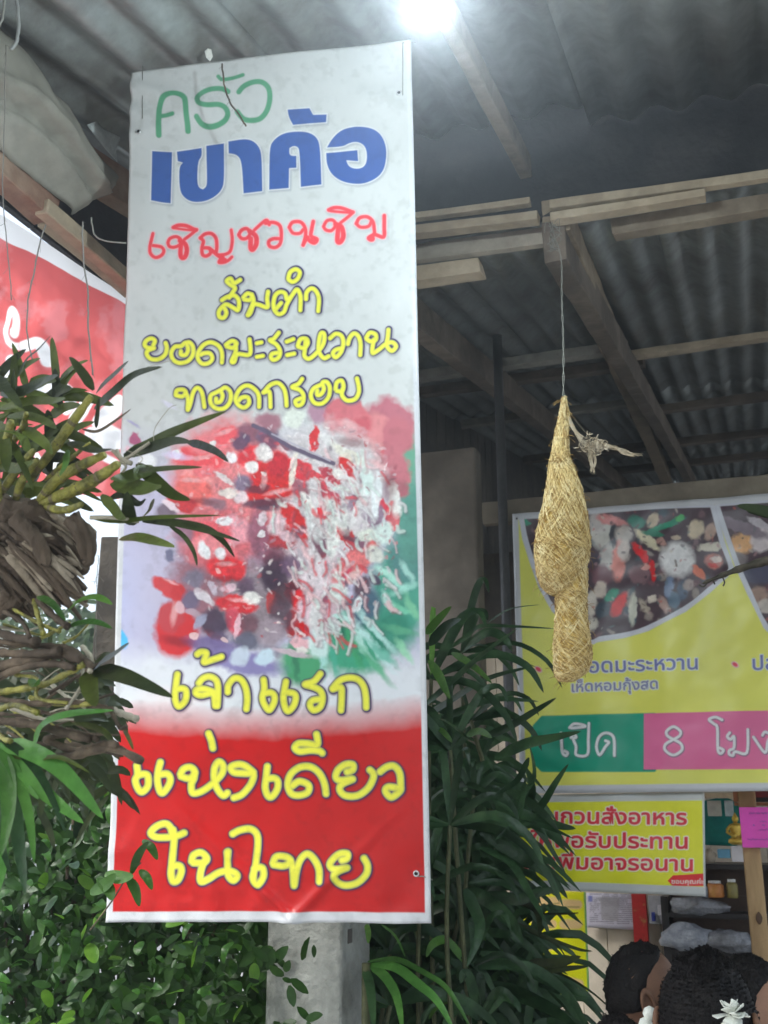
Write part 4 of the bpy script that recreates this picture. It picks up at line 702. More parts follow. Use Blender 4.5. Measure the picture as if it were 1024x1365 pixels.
# ------------------------------------------------------------------ prints
def vinyl(name, corners, painter, label, cat, disp, nu, nv, mk, thick=.0012, eye=(), part='sheet', gm_=None):
    e = empty(name, sum((Vector(c_) for c_ in corners), Vector()) / 4, label, cat); im = painter()
    o, n = sheet(part, corners, nu, nv, disp, print_mat(name.replace('_', ' ') + ' vinyl', im, **mk), e, thick)
    c_ = [Vector(x) for x in corners]
    for (uu, vv) in eye:
        P = (c_[0] * (1 - uu) + c_[1] * uu) * (1 - vv) + (c_[3] * (1 - uu) + c_[2] * uu) * vv + n * (disp(uu, vv) + .0015)
        m = MB(); r0, r1 = .0055, .0022; vs = []
        t1 = n.cross(Z).normalized(); t2 = n.cross(t1)
        for i in range(14):
            for j in range(6):
                A_, B_ = 2 * math.pi * i / 14, 2 * math.pi * j / 6; rr = r0 + r1 * math.cos(B_); vs.append(P + (t1 * math.cos(A_) + t2 * math.sin(A_)) * rr + n * r1 * math.sin(B_))
        m.add(vs, [(i * 6 + j, ((i + 1) % 14) * 6 + j, ((i + 1) % 14) * 6 + (j + 1) % 6, i * 6 + (j + 1) % 6) for i in range(14) for j in range(6)])
        mo = m.build('eyelet', metal_m, e, True)
        MB().tube([P - t1 * .0 + t2 * .0 + n * .0006, P + n * .0012], .0042, 10).build('eyelet_hole', dark_m, mo)
    return e
metal_m = M('dull steel', (.55, .55, .55), .35, metal=.9, var=.1, scale=30, bump=.05); dark_m = M('dark hollow', (.02, .02, .02), .9)
vinyl('tall_food_banner', ban_c, paint_banner, 'tall white and red banner with a salad picture hanging in the centre', 'banner', ban_disp, 110, 320,
      dict(rough=.33, trans=.12, bump=.08), eye=((.035, .082), (.955, .068), (.958, .951)))
sfold = lambda u, v: .012 * fb(u * 3, v * 2.2, 7) + .006 * math.sin(u * 34 + 2 * v) * math.exp(-((v - .55) / .5) ** 2) * (.4 + .6 * abs(math.sin(u * 5))) + .006 * fb(u * 9 + v * 5, v * 7, 3)
vinyl('price_banner', sgn_c, paint_sign, 'yellow vinyl banner with food pictures and opening hours, fixed under the beam at right', 'banner', sfold, 120, 70, dict(rough=.30, trans=.1), eye=((.012, .02),))
vinyl('order_sign', ord_c, paint_order, 'small yellow sign with three lines of red writing below the yellow price banner', 'sign', lambda u, v: .004 * fb(u * 4, v * 3, 2) + .003 * math.sin(u * 22) * v, 60, 30, dict(rough=.35, trans=.05))
vinyl('red_banner', red_c, paint_red, 'backlit red vinyl banner with white brush lettering under the left beam', 'banner', lambda u, v: (.004 + .022 * min(1, v * 3)) * fb(u * 4, v * 3, 4) + .008 * min(1, v * 4) * fb(u * 12, v * 9, 1), 90, 60, dict(rough=.35, trans=.8), 0)
vinyl('price_poster', pst_c, paint_poster, 'tall bright yellow price poster half hidden behind the palm leaves', 'poster', lambda u, v: .004 * fb(u * 2, v * 4, 9), 20, 30, dict(rough=.4))
vinyl('news_sheet', nws_c, paint_news, 'grey printed sheet pinned on the cream wall beside the red strip', 'paper', lambda u, v: .003 * fb(u * 2, v * 4, 3), 12, 8, dict(rough=.7), .0005)
# ================================================================== plants
def LM(name, c1, c2, rough=.38, trans=.28, rand=.35, scale=9):
    return M(name, c1, rough, col2=c2, scale=scale, bump=.12, bscale=60, trans=trans, rand=rand, spec=.28)
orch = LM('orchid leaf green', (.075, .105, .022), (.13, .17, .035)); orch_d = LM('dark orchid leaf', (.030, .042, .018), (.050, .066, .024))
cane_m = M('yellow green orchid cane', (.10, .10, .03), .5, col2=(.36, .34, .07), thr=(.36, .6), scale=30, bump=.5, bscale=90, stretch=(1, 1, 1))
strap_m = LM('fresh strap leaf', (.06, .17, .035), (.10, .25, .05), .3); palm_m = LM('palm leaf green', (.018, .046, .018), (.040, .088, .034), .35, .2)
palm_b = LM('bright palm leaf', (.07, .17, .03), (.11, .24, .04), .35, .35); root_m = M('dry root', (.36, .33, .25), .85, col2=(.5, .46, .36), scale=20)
bark = M('driftwood', (.09, .066, .045), .9, col2=(.26, .20, .14), scale=5, bump=.9, bscale=24, stretch=(1, 1, .5)); twig_m = M('brown twig', (.07, .052, .036), .85, col2=(.16, .12, .08), scale=18, bump=.4)
def pl(pts, Y0, Y1=None, f=atY):
    n = len(pts); Y1 = Y0 if Y1 is None else Y1; return [f(x, y, Y0 + (Y1 - Y0) * i / (n - 1)) for i, (x, y) in enumerate(pts)]
def leaf(parent, pts, wpx, Y0, Y1=None, mat=orch, nrm=(0, -1, .25), fold=.22, lab=None, name='leaf', n=5, prof=None):
    P = pl(pts, Y0, Y1); w_ = wpx * (Y0 + (Y1 or Y0)) / 2 / FPX * .97
    o = MB().blade(P, w_, nrm, fold, prof, n).build(name, mat, parent, True)
    if lab: o['label'] = lab
    return o
# hanging orchid on driftwood, traced leaf by leaf
lg = empty('driftwood_log', atY(30, 735, 1.5), 'weathered driftwood log hanging at the left with orchids growing on it', 'log')
def lumpy(P, rad, seg, nseg, seed, amp, name, mat, parent, fl=1.0):
    Q = catmull(P, nseg); n = len(Q); vs = []
    rr = [rad[min(int(i / nseg), len(rad) - 1)] * (1 - (i / nseg) % 1) + rad[min(int(i / nseg) + 1, len(rad) - 1)] * ((i / nseg) % 1) for i in range(n)]
    for i, p in enumerate(Q):
        t = (Q[min(i + 1, n - 1)] - Q[max(i - 1, 0)]).normalized(); a = t.cross(Vector((0, .97, .1))).normalized(); b = t.cross(a)
        for k in range(seg):
            q_ = 2 * math.pi * k / seg; rg = 1 - 2 * abs(fb(math.cos(q_ + i * .05) * 4 + seed, math.sin(q_ + i * .05) * 4, i * .05, 2)); r_ = rr[i] * (1 + amp * fb(math.cos(q_) * 1.6 + seed, math.sin(q_) * 1.6, i * .12) + amp * .32 * rg); vs.append(p + (a * math.cos(q_) + b * math.sin(q_) * fl) * r_)
    fs = [(i * seg + k, i * seg + (k + 1) % seg, (i + 1) * seg + (k + 1) % seg, (i + 1) * seg + k) for i in range(n - 1) for k in range(seg)] + [tuple(range(seg))[::-1], tuple((n - 1) * seg + k for k in range(seg))]
    return mesh(name, vs, fs, mat, parent, True)
Yl = 1.55
lumpy(pl([(-120, 690), (-20, 708), (40, 712), (85, 735), (116, 762)], Yl), [.050, .054, .044, .026, .006], 90, 16, 3.1, .42, 'trunk', bark, lg)
lumpy(pl([(-100, 800), (-20, 782), (40, 765), (82, 775)], Yl + .05), [.05, .05, .045, .014], 70, 14, 8.1, .6, 'burl', M('dark rotten wood', (.05, .038, .028), .9, col2=(.13, .10, .07), scale=7, bump=1, bscale=30), lg)
lumpy(pl([(20, 690), (48, 720), (60, 748), (60, 754)], Yl - .06), [.010, .012, .008, .003], 24, 8, 2.1, .5, 'flap', bark, lg); lumpy(pl([(95, 690), (112, 715), (118, 745), (112, 752)], Yl - .05), [.012, .014, .008, .003], 24, 8, 5.3, .5, 'flap', bark, lg)
lumpy(pl([(-5, 820), (15, 800), (38, 770)], Yl - .02), [.01, .016, .008], 24, 8, 5.9, .5, 'flap', bark, lg)
wstrip = [bark, M('pale driftwood', (.22, .18, .125), .85, col2=(.38, .32, .24), scale=7, bump=.8, bscale=40), M('brown driftwood', (.05, .036, .025), .9, col2=(.14, .10, .07), scale=7, bump=.8, bscale=40)]
rw_ = random.Random(31)
for k in range(210):
    x, y = rw_.uniform(-70, 108), rw_.uniform(680, 765); l = rw_.uniform(30, 85); sl_ = rw_.uniform(.35, 1.2); Yk = Yl - .055 + rw_.uniform(-.012, .012) + .0006 * abs(y - 722)
    P = catmull(pl([(x, y), (x + l * .5, y + l * .5 * sl_ - 5), (x + l, y + l * sl_ * rw_.uniform(.8, 1.1))], Yk, Yk + .02), 5); n_k = len(P); r0_ = rw_.uniform(.0016, .0065)
    if P[-1].x > atY(134, 700, Yl).x or (x > 60 and y > 745): continue
    MB().tube(P, [r0_ * (.25 + math.sin(math.pi * (.08 + .86 * i / (n_k - 1)))) * (1 + .25 * fb(i * .8, k)) for i in range(n_k)], 8).build('wood_strip', rw_.choice(wstrip), lg, True)
op = empty('hanging_orchid', atY(60, 680, 1.5), 'large hanging orchid with long dark leaves and yellow green canes on the driftwood', 'plant')
sheath = M('dry sheath', (.16, .13, .07), .8, col2=(.30, .26, .15), scale=20, bump=.4)
def cane(pts, wpx, Y0, Y1=None, lab=None):
    P = catmull(pl(pts, Y0, Y1), 5); n = len(P); r = wpx * .40 * Y0 / FPX
    o = MB().tube(P, [r * (.45 + .55 * math.sin(math.pi * (.12 + .8 * i / (n - 1)))) * (1 + .10 * math.sin(i * 2.3)) for i in range(n)], 20).build('cane', cane_m, op, True)
    for i, v_ in enumerate(o.data.vertices):
        k = i % 20; j = i // 20; v_.co = v_.co.lerp(P[j], .10 * (k % 2) + .05 * math.sin(k * 2.7 + j * .3))
    for j in range(2, n - 2, 4): MB().tube([P[j], P[j].lerp(P[j + 1], .5)], [r * 1.02 * (.45 + .55 * math.sin(math.pi * (.12 + .8 * j / (n - 1))))] * 2, 10, False).build('sheath', sheath, o)
    return o
for p, w_ in [([(55, 672), (95, 655), (130, 637), (158, 618)], 22), ([(52, 668), (75, 640), (105, 622), (140, 606)], 20), ([(40, 640), (70, 600), (95, 565), (122, 528)], 18), ([(58, 675), (85, 680), (110, 672)], 14),
              ([(0, 660), (20, 630), (45, 600)], 16), ([(60, 640), (90, 615), (120, 590)], 8), ([(10, 600), (30, 570), (35, 550)], 12), ([(-20, 640), (5, 600), (15, 560)], 18), ([(20, 668), (30, 640), (50, 612)], 15), ([(0, 690), (-5, 640), (-12, 590)], 16)]: cane(p, w_, 1.52, 1.46)
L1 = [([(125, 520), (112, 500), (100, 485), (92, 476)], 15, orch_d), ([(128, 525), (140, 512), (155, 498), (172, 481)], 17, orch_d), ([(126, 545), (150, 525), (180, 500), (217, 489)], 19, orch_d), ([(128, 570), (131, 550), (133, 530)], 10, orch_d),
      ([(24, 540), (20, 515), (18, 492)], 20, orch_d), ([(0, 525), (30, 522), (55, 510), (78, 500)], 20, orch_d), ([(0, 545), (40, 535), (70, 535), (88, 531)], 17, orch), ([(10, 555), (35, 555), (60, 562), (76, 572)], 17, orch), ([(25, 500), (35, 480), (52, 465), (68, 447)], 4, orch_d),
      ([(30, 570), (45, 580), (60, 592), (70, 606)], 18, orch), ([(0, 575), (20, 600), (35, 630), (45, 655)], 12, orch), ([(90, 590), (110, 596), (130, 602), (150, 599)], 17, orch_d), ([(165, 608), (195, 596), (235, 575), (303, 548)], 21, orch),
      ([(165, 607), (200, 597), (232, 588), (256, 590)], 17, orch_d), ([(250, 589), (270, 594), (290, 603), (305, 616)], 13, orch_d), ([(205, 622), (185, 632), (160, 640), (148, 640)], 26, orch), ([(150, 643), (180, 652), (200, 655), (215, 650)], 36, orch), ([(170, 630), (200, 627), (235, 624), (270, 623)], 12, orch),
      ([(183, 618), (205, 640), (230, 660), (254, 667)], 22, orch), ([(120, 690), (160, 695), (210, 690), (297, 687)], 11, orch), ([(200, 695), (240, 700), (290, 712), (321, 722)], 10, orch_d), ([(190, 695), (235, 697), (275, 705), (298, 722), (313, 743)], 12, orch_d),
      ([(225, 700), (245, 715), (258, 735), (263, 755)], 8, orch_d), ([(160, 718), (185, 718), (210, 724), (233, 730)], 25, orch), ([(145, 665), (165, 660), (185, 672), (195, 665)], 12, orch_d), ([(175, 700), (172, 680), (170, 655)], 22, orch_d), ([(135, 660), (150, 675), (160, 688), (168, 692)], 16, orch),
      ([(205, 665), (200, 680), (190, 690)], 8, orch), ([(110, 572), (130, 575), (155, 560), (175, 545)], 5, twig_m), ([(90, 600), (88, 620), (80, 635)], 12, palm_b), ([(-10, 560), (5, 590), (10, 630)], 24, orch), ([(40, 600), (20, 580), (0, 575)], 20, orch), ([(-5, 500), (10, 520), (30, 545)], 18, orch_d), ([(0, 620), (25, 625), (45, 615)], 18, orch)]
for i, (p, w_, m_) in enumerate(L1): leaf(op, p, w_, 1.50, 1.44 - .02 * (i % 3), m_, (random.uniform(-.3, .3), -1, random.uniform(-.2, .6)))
rs_ = random.Random(4)
for i in range(92):
    x, y = rs_.uniform(-60, 80), rs_.uniform(500, 680); a = rs_.uniform(-.4, 1.9); l = rs_.uniform(40, 85)
    leaf(op, [(x, y), (x + l * .5 * math.cos(a), y - l * .5 * math.sin(a)), (x + l * math.cos(a), y - l * math.sin(a) + 10)], rs_.uniform(9, 19), 1.6, 1.58, rs_.choice([orch, orch, orch_d]), (rs_.uniform(-.6, .6), -1, rs_.uniform(-.4, .7)))
# stems and dry roots at the knuckle in front of the banner
for p, w_ in [([(120, 690), (150, 690), (185, 695)], 6), ([(150, 600), (165, 612), (185, 600), (200, 590)], 5), ([(160, 615), (168, 622), (160, 634)], 4), ([(155, 600), (162, 612), (176, 618)], 7)]:
    MB().tube(catmull(pl(p, 1.47), 4), w_ / 2 * 1.47 / FPX, 6).build('root', root_m, op, True)
for p in [[(165, 510), (190, 492), (230, 480)], [(205, 590), (207, 570), (225, 545), (235, 540)], [(183, 620), (190, 610), (168, 600)]]: MB().tube(catmull(pl(p, 1.47), 5), .0006, 4).build('dry_stalk', root_m, op, True)
# lower orchid: tangle of bare stems, arching strap leaves
o2 = empty('lower_orchid', atY(60, 960, 1.5), 'second orchid clump below the log with tangled bare stems and glossy arching leaves', 'plant')
stems = [([(-20, 925), (20, 920), (60, 912), (95, 895), (112, 885)], 9, cane_m), ([(-10, 855), (30, 858), (70, 862), (95, 866), (125, 890)], 9, twig_m), ([(-10, 890), (40, 880), (80, 870), (110, 880)], 16, twig_m), ([(-10, 905), (30, 890), (70, 885), (100, 890)], 10, twig_m), ([(110, 862), (122, 878), (120, 895)], 7, root_m), ([(110, 890), (108, 915), (88, 945)], 5, root_m),
         ([(20, 1000), (70, 1010), (110, 1005), (150, 997), (190, 1015)], 11, twig_m), ([(60, 985), (100, 1000), (140, 992), (155, 993)], 10, twig_m), ([(150, 946), (165, 952), (182, 958)], 9, root_m), ([(120, 940), (145, 945), (160, 970), (168, 968)], 6, twig_m), ([(-10, 930), (40, 938), (90, 935), (150, 946)], 9, twig_m),
         ([(40, 930), (60, 935), (100, 940), (120, 938)], 7, cane_m), ([(-10, 960), (40, 965), (80, 975), (120, 985)], 12, twig_m), ([(5, 815), (30, 830), (40, 850)], 6, twig_m), ([(45, 800), (52, 825), (58, 845)], 7, cane_m), ([(18, 812), (50, 830), (80, 842)], 5, cane_m), ([(50, 800), (70, 820), (90, 835)], 10, twig_m),
         ([(-10, 840), (20, 850), (50, 855)], 12, twig_m), ([(0, 870), (40, 872), (80, 868)], 12, twig_m), ([(0, 945), (20, 940), (50, 950)], 8, cane_m), ([(-5, 975), (5, 985), (14, 988)], 7, cane_m), ([(20, 900), (50, 905), (50, 930), (90, 937)], 5, cane_m), ([(60, 985), (100, 978), (130, 985)], 8, twig_m)]
for p, w_, m_ in stems:
    Q = catmull(pl(p, 1.52, 1.47), 5); MB().tube(Q, [w_ / 2 * 1.5 / FPX * (1 + .18 * math.sin(i * 2.1)) for i in range(len(Q))], 7).build('stem', m_, o2, True)
for i in range(38):
    x, y = rs_.uniform(-20, 90), rs_.uniform(830, 1000); l = rs_.uniform(30, 90); a = rs_.uniform(-.9, .9); Q = catmull(pl([(x, y), (x + l * .5, y - l * .5 * a + rs_.uniform(-8, 8)), (x + l, y - l * a)], 1.62 + rs_.uniform(0, .1)), 4)
    r0_ = rs_.uniform(.0012, .0042); MB().tube(Q, [r0_ * (1 - .6 * i / len(Q)) * (1 + .2 * math.sin(i * 2 + x)) for i in range(len(Q))], 6).build('stem', rs_.choice([twig_m, twig_m, cane_m, root_m]), o2, True)
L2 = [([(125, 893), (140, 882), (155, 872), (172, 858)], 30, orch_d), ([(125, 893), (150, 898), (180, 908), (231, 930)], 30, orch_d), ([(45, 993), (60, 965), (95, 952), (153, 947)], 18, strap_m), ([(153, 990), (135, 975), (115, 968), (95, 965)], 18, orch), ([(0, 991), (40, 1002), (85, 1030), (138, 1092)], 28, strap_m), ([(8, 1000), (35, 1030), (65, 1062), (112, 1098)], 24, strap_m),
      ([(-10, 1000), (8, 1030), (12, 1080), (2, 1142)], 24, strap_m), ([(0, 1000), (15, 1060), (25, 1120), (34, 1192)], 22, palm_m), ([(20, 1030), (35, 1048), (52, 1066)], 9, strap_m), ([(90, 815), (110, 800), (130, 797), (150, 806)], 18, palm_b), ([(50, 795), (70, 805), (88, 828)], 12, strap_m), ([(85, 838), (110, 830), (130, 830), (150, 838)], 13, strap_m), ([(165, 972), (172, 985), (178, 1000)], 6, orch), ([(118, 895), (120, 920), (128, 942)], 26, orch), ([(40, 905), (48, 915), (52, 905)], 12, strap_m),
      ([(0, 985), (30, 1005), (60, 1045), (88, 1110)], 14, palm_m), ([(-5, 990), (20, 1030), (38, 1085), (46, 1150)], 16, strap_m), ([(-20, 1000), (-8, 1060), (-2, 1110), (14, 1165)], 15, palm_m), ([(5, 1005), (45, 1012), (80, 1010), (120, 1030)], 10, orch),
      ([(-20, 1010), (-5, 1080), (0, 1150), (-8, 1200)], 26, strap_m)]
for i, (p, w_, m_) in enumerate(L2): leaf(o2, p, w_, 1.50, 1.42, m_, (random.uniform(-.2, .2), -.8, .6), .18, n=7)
lf = MB()
for k in range(420):
    x, y = rs_.uniform(-50, 150), rs_.triangular(850, 1080, 1000)
    if y < 900 and rs_.random() < .6: continue
    c_ = atY(x, y, rs_.uniform(1.7, 2.1)); a = rs_.uniform(0, 6.28); l = rs_.uniform(.03, .08); dn = Vector((math.cos(a), rs_.uniform(-.5, .5), math.sin(a))).normalized()
    lf.blade([c_, c_ + dn * l * .6, c_ + dn * l - Z * l * .2], rs_.uniform(.009, .018), (rs_.uniform(-.6, .6), -1, .4), .2, None, 3)
tag(lf.build('small_leaves', orch_d, o2, True), kind='stuff')
# ------------------------------------------------------------------ the palm clump in the middle
pc = empty('bamboo_palm', atY(620, 1200, 3.3) * 1, 'dark green bamboo palm clump between the tall banner and the yellow signs', 'palm'); pc.location.z = 0
dead_m = LM('yellowed leaf', (.20, .15, .05), (.30, .22, .08), .6, .2)
pc_s = M('palm cane', (.06, .07, .03), .6, col2=(.12, .13, .06), scale=12)
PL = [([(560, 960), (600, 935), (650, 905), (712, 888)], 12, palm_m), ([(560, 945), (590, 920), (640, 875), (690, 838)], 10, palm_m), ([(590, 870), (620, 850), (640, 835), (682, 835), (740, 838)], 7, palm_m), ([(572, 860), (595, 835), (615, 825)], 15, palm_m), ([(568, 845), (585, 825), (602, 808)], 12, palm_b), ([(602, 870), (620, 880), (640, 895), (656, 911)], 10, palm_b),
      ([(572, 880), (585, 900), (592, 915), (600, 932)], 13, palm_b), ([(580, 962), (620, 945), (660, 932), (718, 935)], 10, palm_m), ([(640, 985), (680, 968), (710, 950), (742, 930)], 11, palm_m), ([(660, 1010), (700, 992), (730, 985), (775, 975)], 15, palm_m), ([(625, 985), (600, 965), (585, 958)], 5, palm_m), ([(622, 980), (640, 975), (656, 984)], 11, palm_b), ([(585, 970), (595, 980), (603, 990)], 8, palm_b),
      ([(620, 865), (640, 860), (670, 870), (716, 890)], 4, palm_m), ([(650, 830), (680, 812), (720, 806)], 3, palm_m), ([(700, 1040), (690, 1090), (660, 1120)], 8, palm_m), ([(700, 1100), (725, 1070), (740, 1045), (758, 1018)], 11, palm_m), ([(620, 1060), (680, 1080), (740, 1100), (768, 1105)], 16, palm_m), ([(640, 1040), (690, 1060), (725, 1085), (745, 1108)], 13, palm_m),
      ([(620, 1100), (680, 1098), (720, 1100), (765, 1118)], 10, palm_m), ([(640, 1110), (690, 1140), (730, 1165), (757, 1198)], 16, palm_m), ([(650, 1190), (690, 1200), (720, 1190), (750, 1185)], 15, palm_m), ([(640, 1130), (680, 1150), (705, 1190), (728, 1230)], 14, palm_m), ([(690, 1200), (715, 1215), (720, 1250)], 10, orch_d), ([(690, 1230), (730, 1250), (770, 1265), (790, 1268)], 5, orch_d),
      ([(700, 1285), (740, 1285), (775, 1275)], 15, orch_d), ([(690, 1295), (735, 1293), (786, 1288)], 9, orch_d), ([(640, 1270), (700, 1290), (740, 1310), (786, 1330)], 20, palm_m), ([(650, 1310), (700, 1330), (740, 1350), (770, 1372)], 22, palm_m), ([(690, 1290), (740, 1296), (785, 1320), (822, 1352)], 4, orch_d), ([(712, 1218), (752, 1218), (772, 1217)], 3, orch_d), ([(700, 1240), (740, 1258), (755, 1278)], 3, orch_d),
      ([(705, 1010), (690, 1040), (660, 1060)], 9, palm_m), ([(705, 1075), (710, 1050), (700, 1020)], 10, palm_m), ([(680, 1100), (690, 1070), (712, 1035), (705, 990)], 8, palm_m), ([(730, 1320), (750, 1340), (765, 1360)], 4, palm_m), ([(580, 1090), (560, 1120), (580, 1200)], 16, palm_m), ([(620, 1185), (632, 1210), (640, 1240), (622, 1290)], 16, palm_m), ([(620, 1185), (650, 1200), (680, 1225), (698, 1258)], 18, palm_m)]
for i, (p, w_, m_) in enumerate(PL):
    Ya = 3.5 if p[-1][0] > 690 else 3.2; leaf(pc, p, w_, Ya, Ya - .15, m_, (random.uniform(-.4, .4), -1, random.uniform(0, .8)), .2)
crowns = [(575, 905, 3.3), (615, 870, 3.6), (628, 960, 3.6), (600, 1000, 3.2), (600, 1100, 3.1), (622, 1180, 3.5), (560, 1190, 3.3), (625, 1290, 3.4), (560, 1320, 3.5), (632, 1060, 3.4), (600, 1240, 3.6), (520, 1270, 3.4), (640, 1360, 3.3), (540, 1100, 3.5), (520, 1340, 3.2)]
r3 = random.Random(11); big = MB()
for ci, (x, y, Y_) in enumerate(crowns):
    c_ = atY(x, y, Y_); MB().tube(catmull([c_, c_ + Vector((r3.uniform(-.08, .08), .1, -.5)), Vector((c_.x + r3.uniform(-.2, .2), c_.y + .15, 0))], 5), .007, 6).build('cane', pc_s, pc, True)
    for k in range(9):
        a = r3.uniform(-.5, 3.6); l = r3.uniform(.12, .20) if x > 630 else r3.uniform(.18, .38); dirn = Vector((math.cos(a), r3.uniform(-.5, .35), math.sin(a) * .8)).normalized()
        P = [c_, c_ + dirn * l * .5 + Z * .02, c_ + dirn * l * .85 - Z * l * .14, c_ + dirn * l - Z * l * .42]
        MB().blade(P, r3.uniform(.018, .034), (r3.uniform(-.5, .5), -1, .6), .2, None, 4).build('leaf', palm_m if r3.random() < .95 else r3.choice([palm_b, dead_m]), pc, True)
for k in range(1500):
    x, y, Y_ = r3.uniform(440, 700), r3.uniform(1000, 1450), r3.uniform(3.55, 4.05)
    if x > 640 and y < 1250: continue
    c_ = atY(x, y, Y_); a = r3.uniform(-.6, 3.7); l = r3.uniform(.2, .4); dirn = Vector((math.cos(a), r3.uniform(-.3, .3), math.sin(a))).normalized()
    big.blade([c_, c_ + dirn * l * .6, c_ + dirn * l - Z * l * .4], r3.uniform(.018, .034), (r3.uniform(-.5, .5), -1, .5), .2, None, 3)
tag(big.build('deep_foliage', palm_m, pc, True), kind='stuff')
# strap leaves by the concrete post
st = empty('strap_leaf_plant', atY(500, 1300, 2.95), 'arching bright green strap leaves just right of the concrete post', 'plant'); st.location.z = 0
for p, w_, m_ in [([(490, 1282), (527, 1279), (562, 1295), (592, 1314), (611, 1340), (628, 1372)], 9, strap_m), ([(492, 1286), (527, 1290), (557, 1312), (583, 1335), (606, 1375)], 15, strap_m), ([(494, 1288), (513, 1302), (529, 1330), (537, 1375)], 14, strap_m), ([(487, 1292), (494, 1320), (499, 1375)], 13, palm_m), ([(508, 1232), (527, 1248), (541, 1277)], 4, strap_m), ([(489, 1232), (491, 1245), (491, 1258)], 8, palm_b)]:
    leaf(st, p, w_, 2.95, 2.8, m_, (0, -.7, .8), .15, n=6)
MB().tube([atY(488, 1284, 2.95), Vector((atY(488, 1284, 2.95).x, 3.0, 0))], .012, 7).build('stem', pc_s, st, True)
# ------------------------------------------------------------------ left hedge of round glossy leaves
hg = empty('creeper_hedge', atY(120, 1200, 3.2), 'dense hedge of small round green leaves below the orchids and behind the tall banner', 'hedge'); hg.location.z = 0
hl = [LM('hedge leaf', (.028, .085, .014), (.055, .14, .022), .34, .2, .5), LM('young hedge leaf', (.08, .19, .02), (.13, .26, .03), .32, .35, .3), LM('old hedge leaf', (.012, .034, .012), (.024, .05, .017), .35, .1, .4)]
oval = lambda t: math.sin(math.pi * min(1, t * .93 + .04)) ** .75 * (1 - .25 * t)
def ovleaf(mb, c_, dirn, l, nrm): mb.blade([c_, c_ + dirn * l * .5 + Vector(nrm) * .004, c_ + dirn * l - Z * l * .12], l * .58, nrm, .18, oval, 4)
base = []
for k in range(6):
    mb = MB(); ovleaf(mb, Vector((0, 0, 0)), Vector((1, 0, 0)), .055, (0, 0, 1)); 
    for i_, v_ in enumerate(mb.v): mb.v[i_] = (v_[0], v_[1] * (.8 + .1 * k), v_[2] + .01 * math.sin(v_[0] * 50 + k))
    m_ = bpy.data.meshes.new('leaf'); m_.from_pydata(mb.v, [], mb.f); m_.materials.append(hl[[0, 0, 2, 2, 1, 0][k]]); m_.polygons.foreach_set('use_smooth', [True] * len(m_.polygons)); base.append(m_)
r4 = random.Random(23)
def place_leaf(c_, sc_=1.0, parent=hg, me=None):
    o = bpy.data.objects.new('leaf', me or r4.choice(base)); o.location = c_; a = r4.uniform(0, 6.28)
    o.rotation_euler = (Vector((math.cos(a), -abs(r4.gauss(.5, .4)), -.5 + math.sin(a))).to_track_quat('X', 'Z').to_matrix() @ Matrix.Rotation(r4.uniform(-.8, .8), 3, 'X')).to_euler(); o.scale = [sc_ * r4.uniform(.5, 1.2)] * 3; link(o, parent); return o
for k in range(285):
    x, y = r4.uniform(-20, 345), r4.uniform(1035, 1380)
    if y < 1035 + max(0, (60 - x)) * .3: continue
    place_leaf(atY(x, y, r4.uniform(2.75, 3.0)), .95)
hb = MB()
for k in range(13000):
    y = r4.uniform(1000, 1560); x = r4.uniform(-160, 420); c_ = atY(x, y, r4.uniform(3.0, 3.7) + .25 * fb(x * .02, y * .02)); 
    if y < 1020 + 30 * fb(x * .03, 1): continue
    a = r4.uniform(0, 6.28); dirn = Vector((math.cos(a), r4.uniform(-.8, .2), math.sin(a) - .3)).normalized(); ll = r4.uniform(.022, .06); hb.blade([c_, c_ + dirn * .5 * ll, c_ + dirn * ll], ll * .55, (r4.uniform(-.7, .7), -1, r4.uniform(-.2, 1)), .15, oval, 2)
tag(hb.build('deep_foliage', hl[0], hg, True), kind='stuff')
hm = MB()
for k in range(46):
    x = r4.uniform(-100, 400); a_ = atY(x, 1060 + r4.uniform(0, 100), 3.4); hm.tube(catmull([a_, a_ + Vector((r4.uniform(-.1, .1), .05, -.5)), Vector((a_.x + r4.uniform(-.2, .2), 3.5, 0))], 4), .006, 5)
tag(hm.build('stems', twig_m, hg, True), kind='stuff')
# sprig in front of the foot of the tall banner, seedlings behind the gap
sp = empty('leafy_sprig', atY(170, 1160, 2.2), 'small leafy sprig overlapping the lower left corner of the tall banner', 'plant')
for p, w_ in [([(175, 1165), (185, 1140), (198, 1122)], 14), ([(190, 1120), (202, 1130), (210, 1146)], 13), ([(186, 1160), (196, 1170), (203, 1186)], 13), ([(140, 1165), (160, 1170), (178, 1168)], 20), ([(170, 1170), (180, 1185), (186, 1208)], 15), ([(130, 1170), (145, 1185), (150, 1200)], 18), ([(120, 1190), (140, 1180), (155, 1165)], 20)]:
    leaf(sp, p, w_, 2.2, 2.18, hl[0], (0, -1, .4), .15, prof=oval)
MB().tube(catmull(pl([(120, 1240), (150, 1200), (170, 1168), (188, 1150)], 2.25, 2.2), 5), .0016, 5).build('stem', twig_m, sp, True)

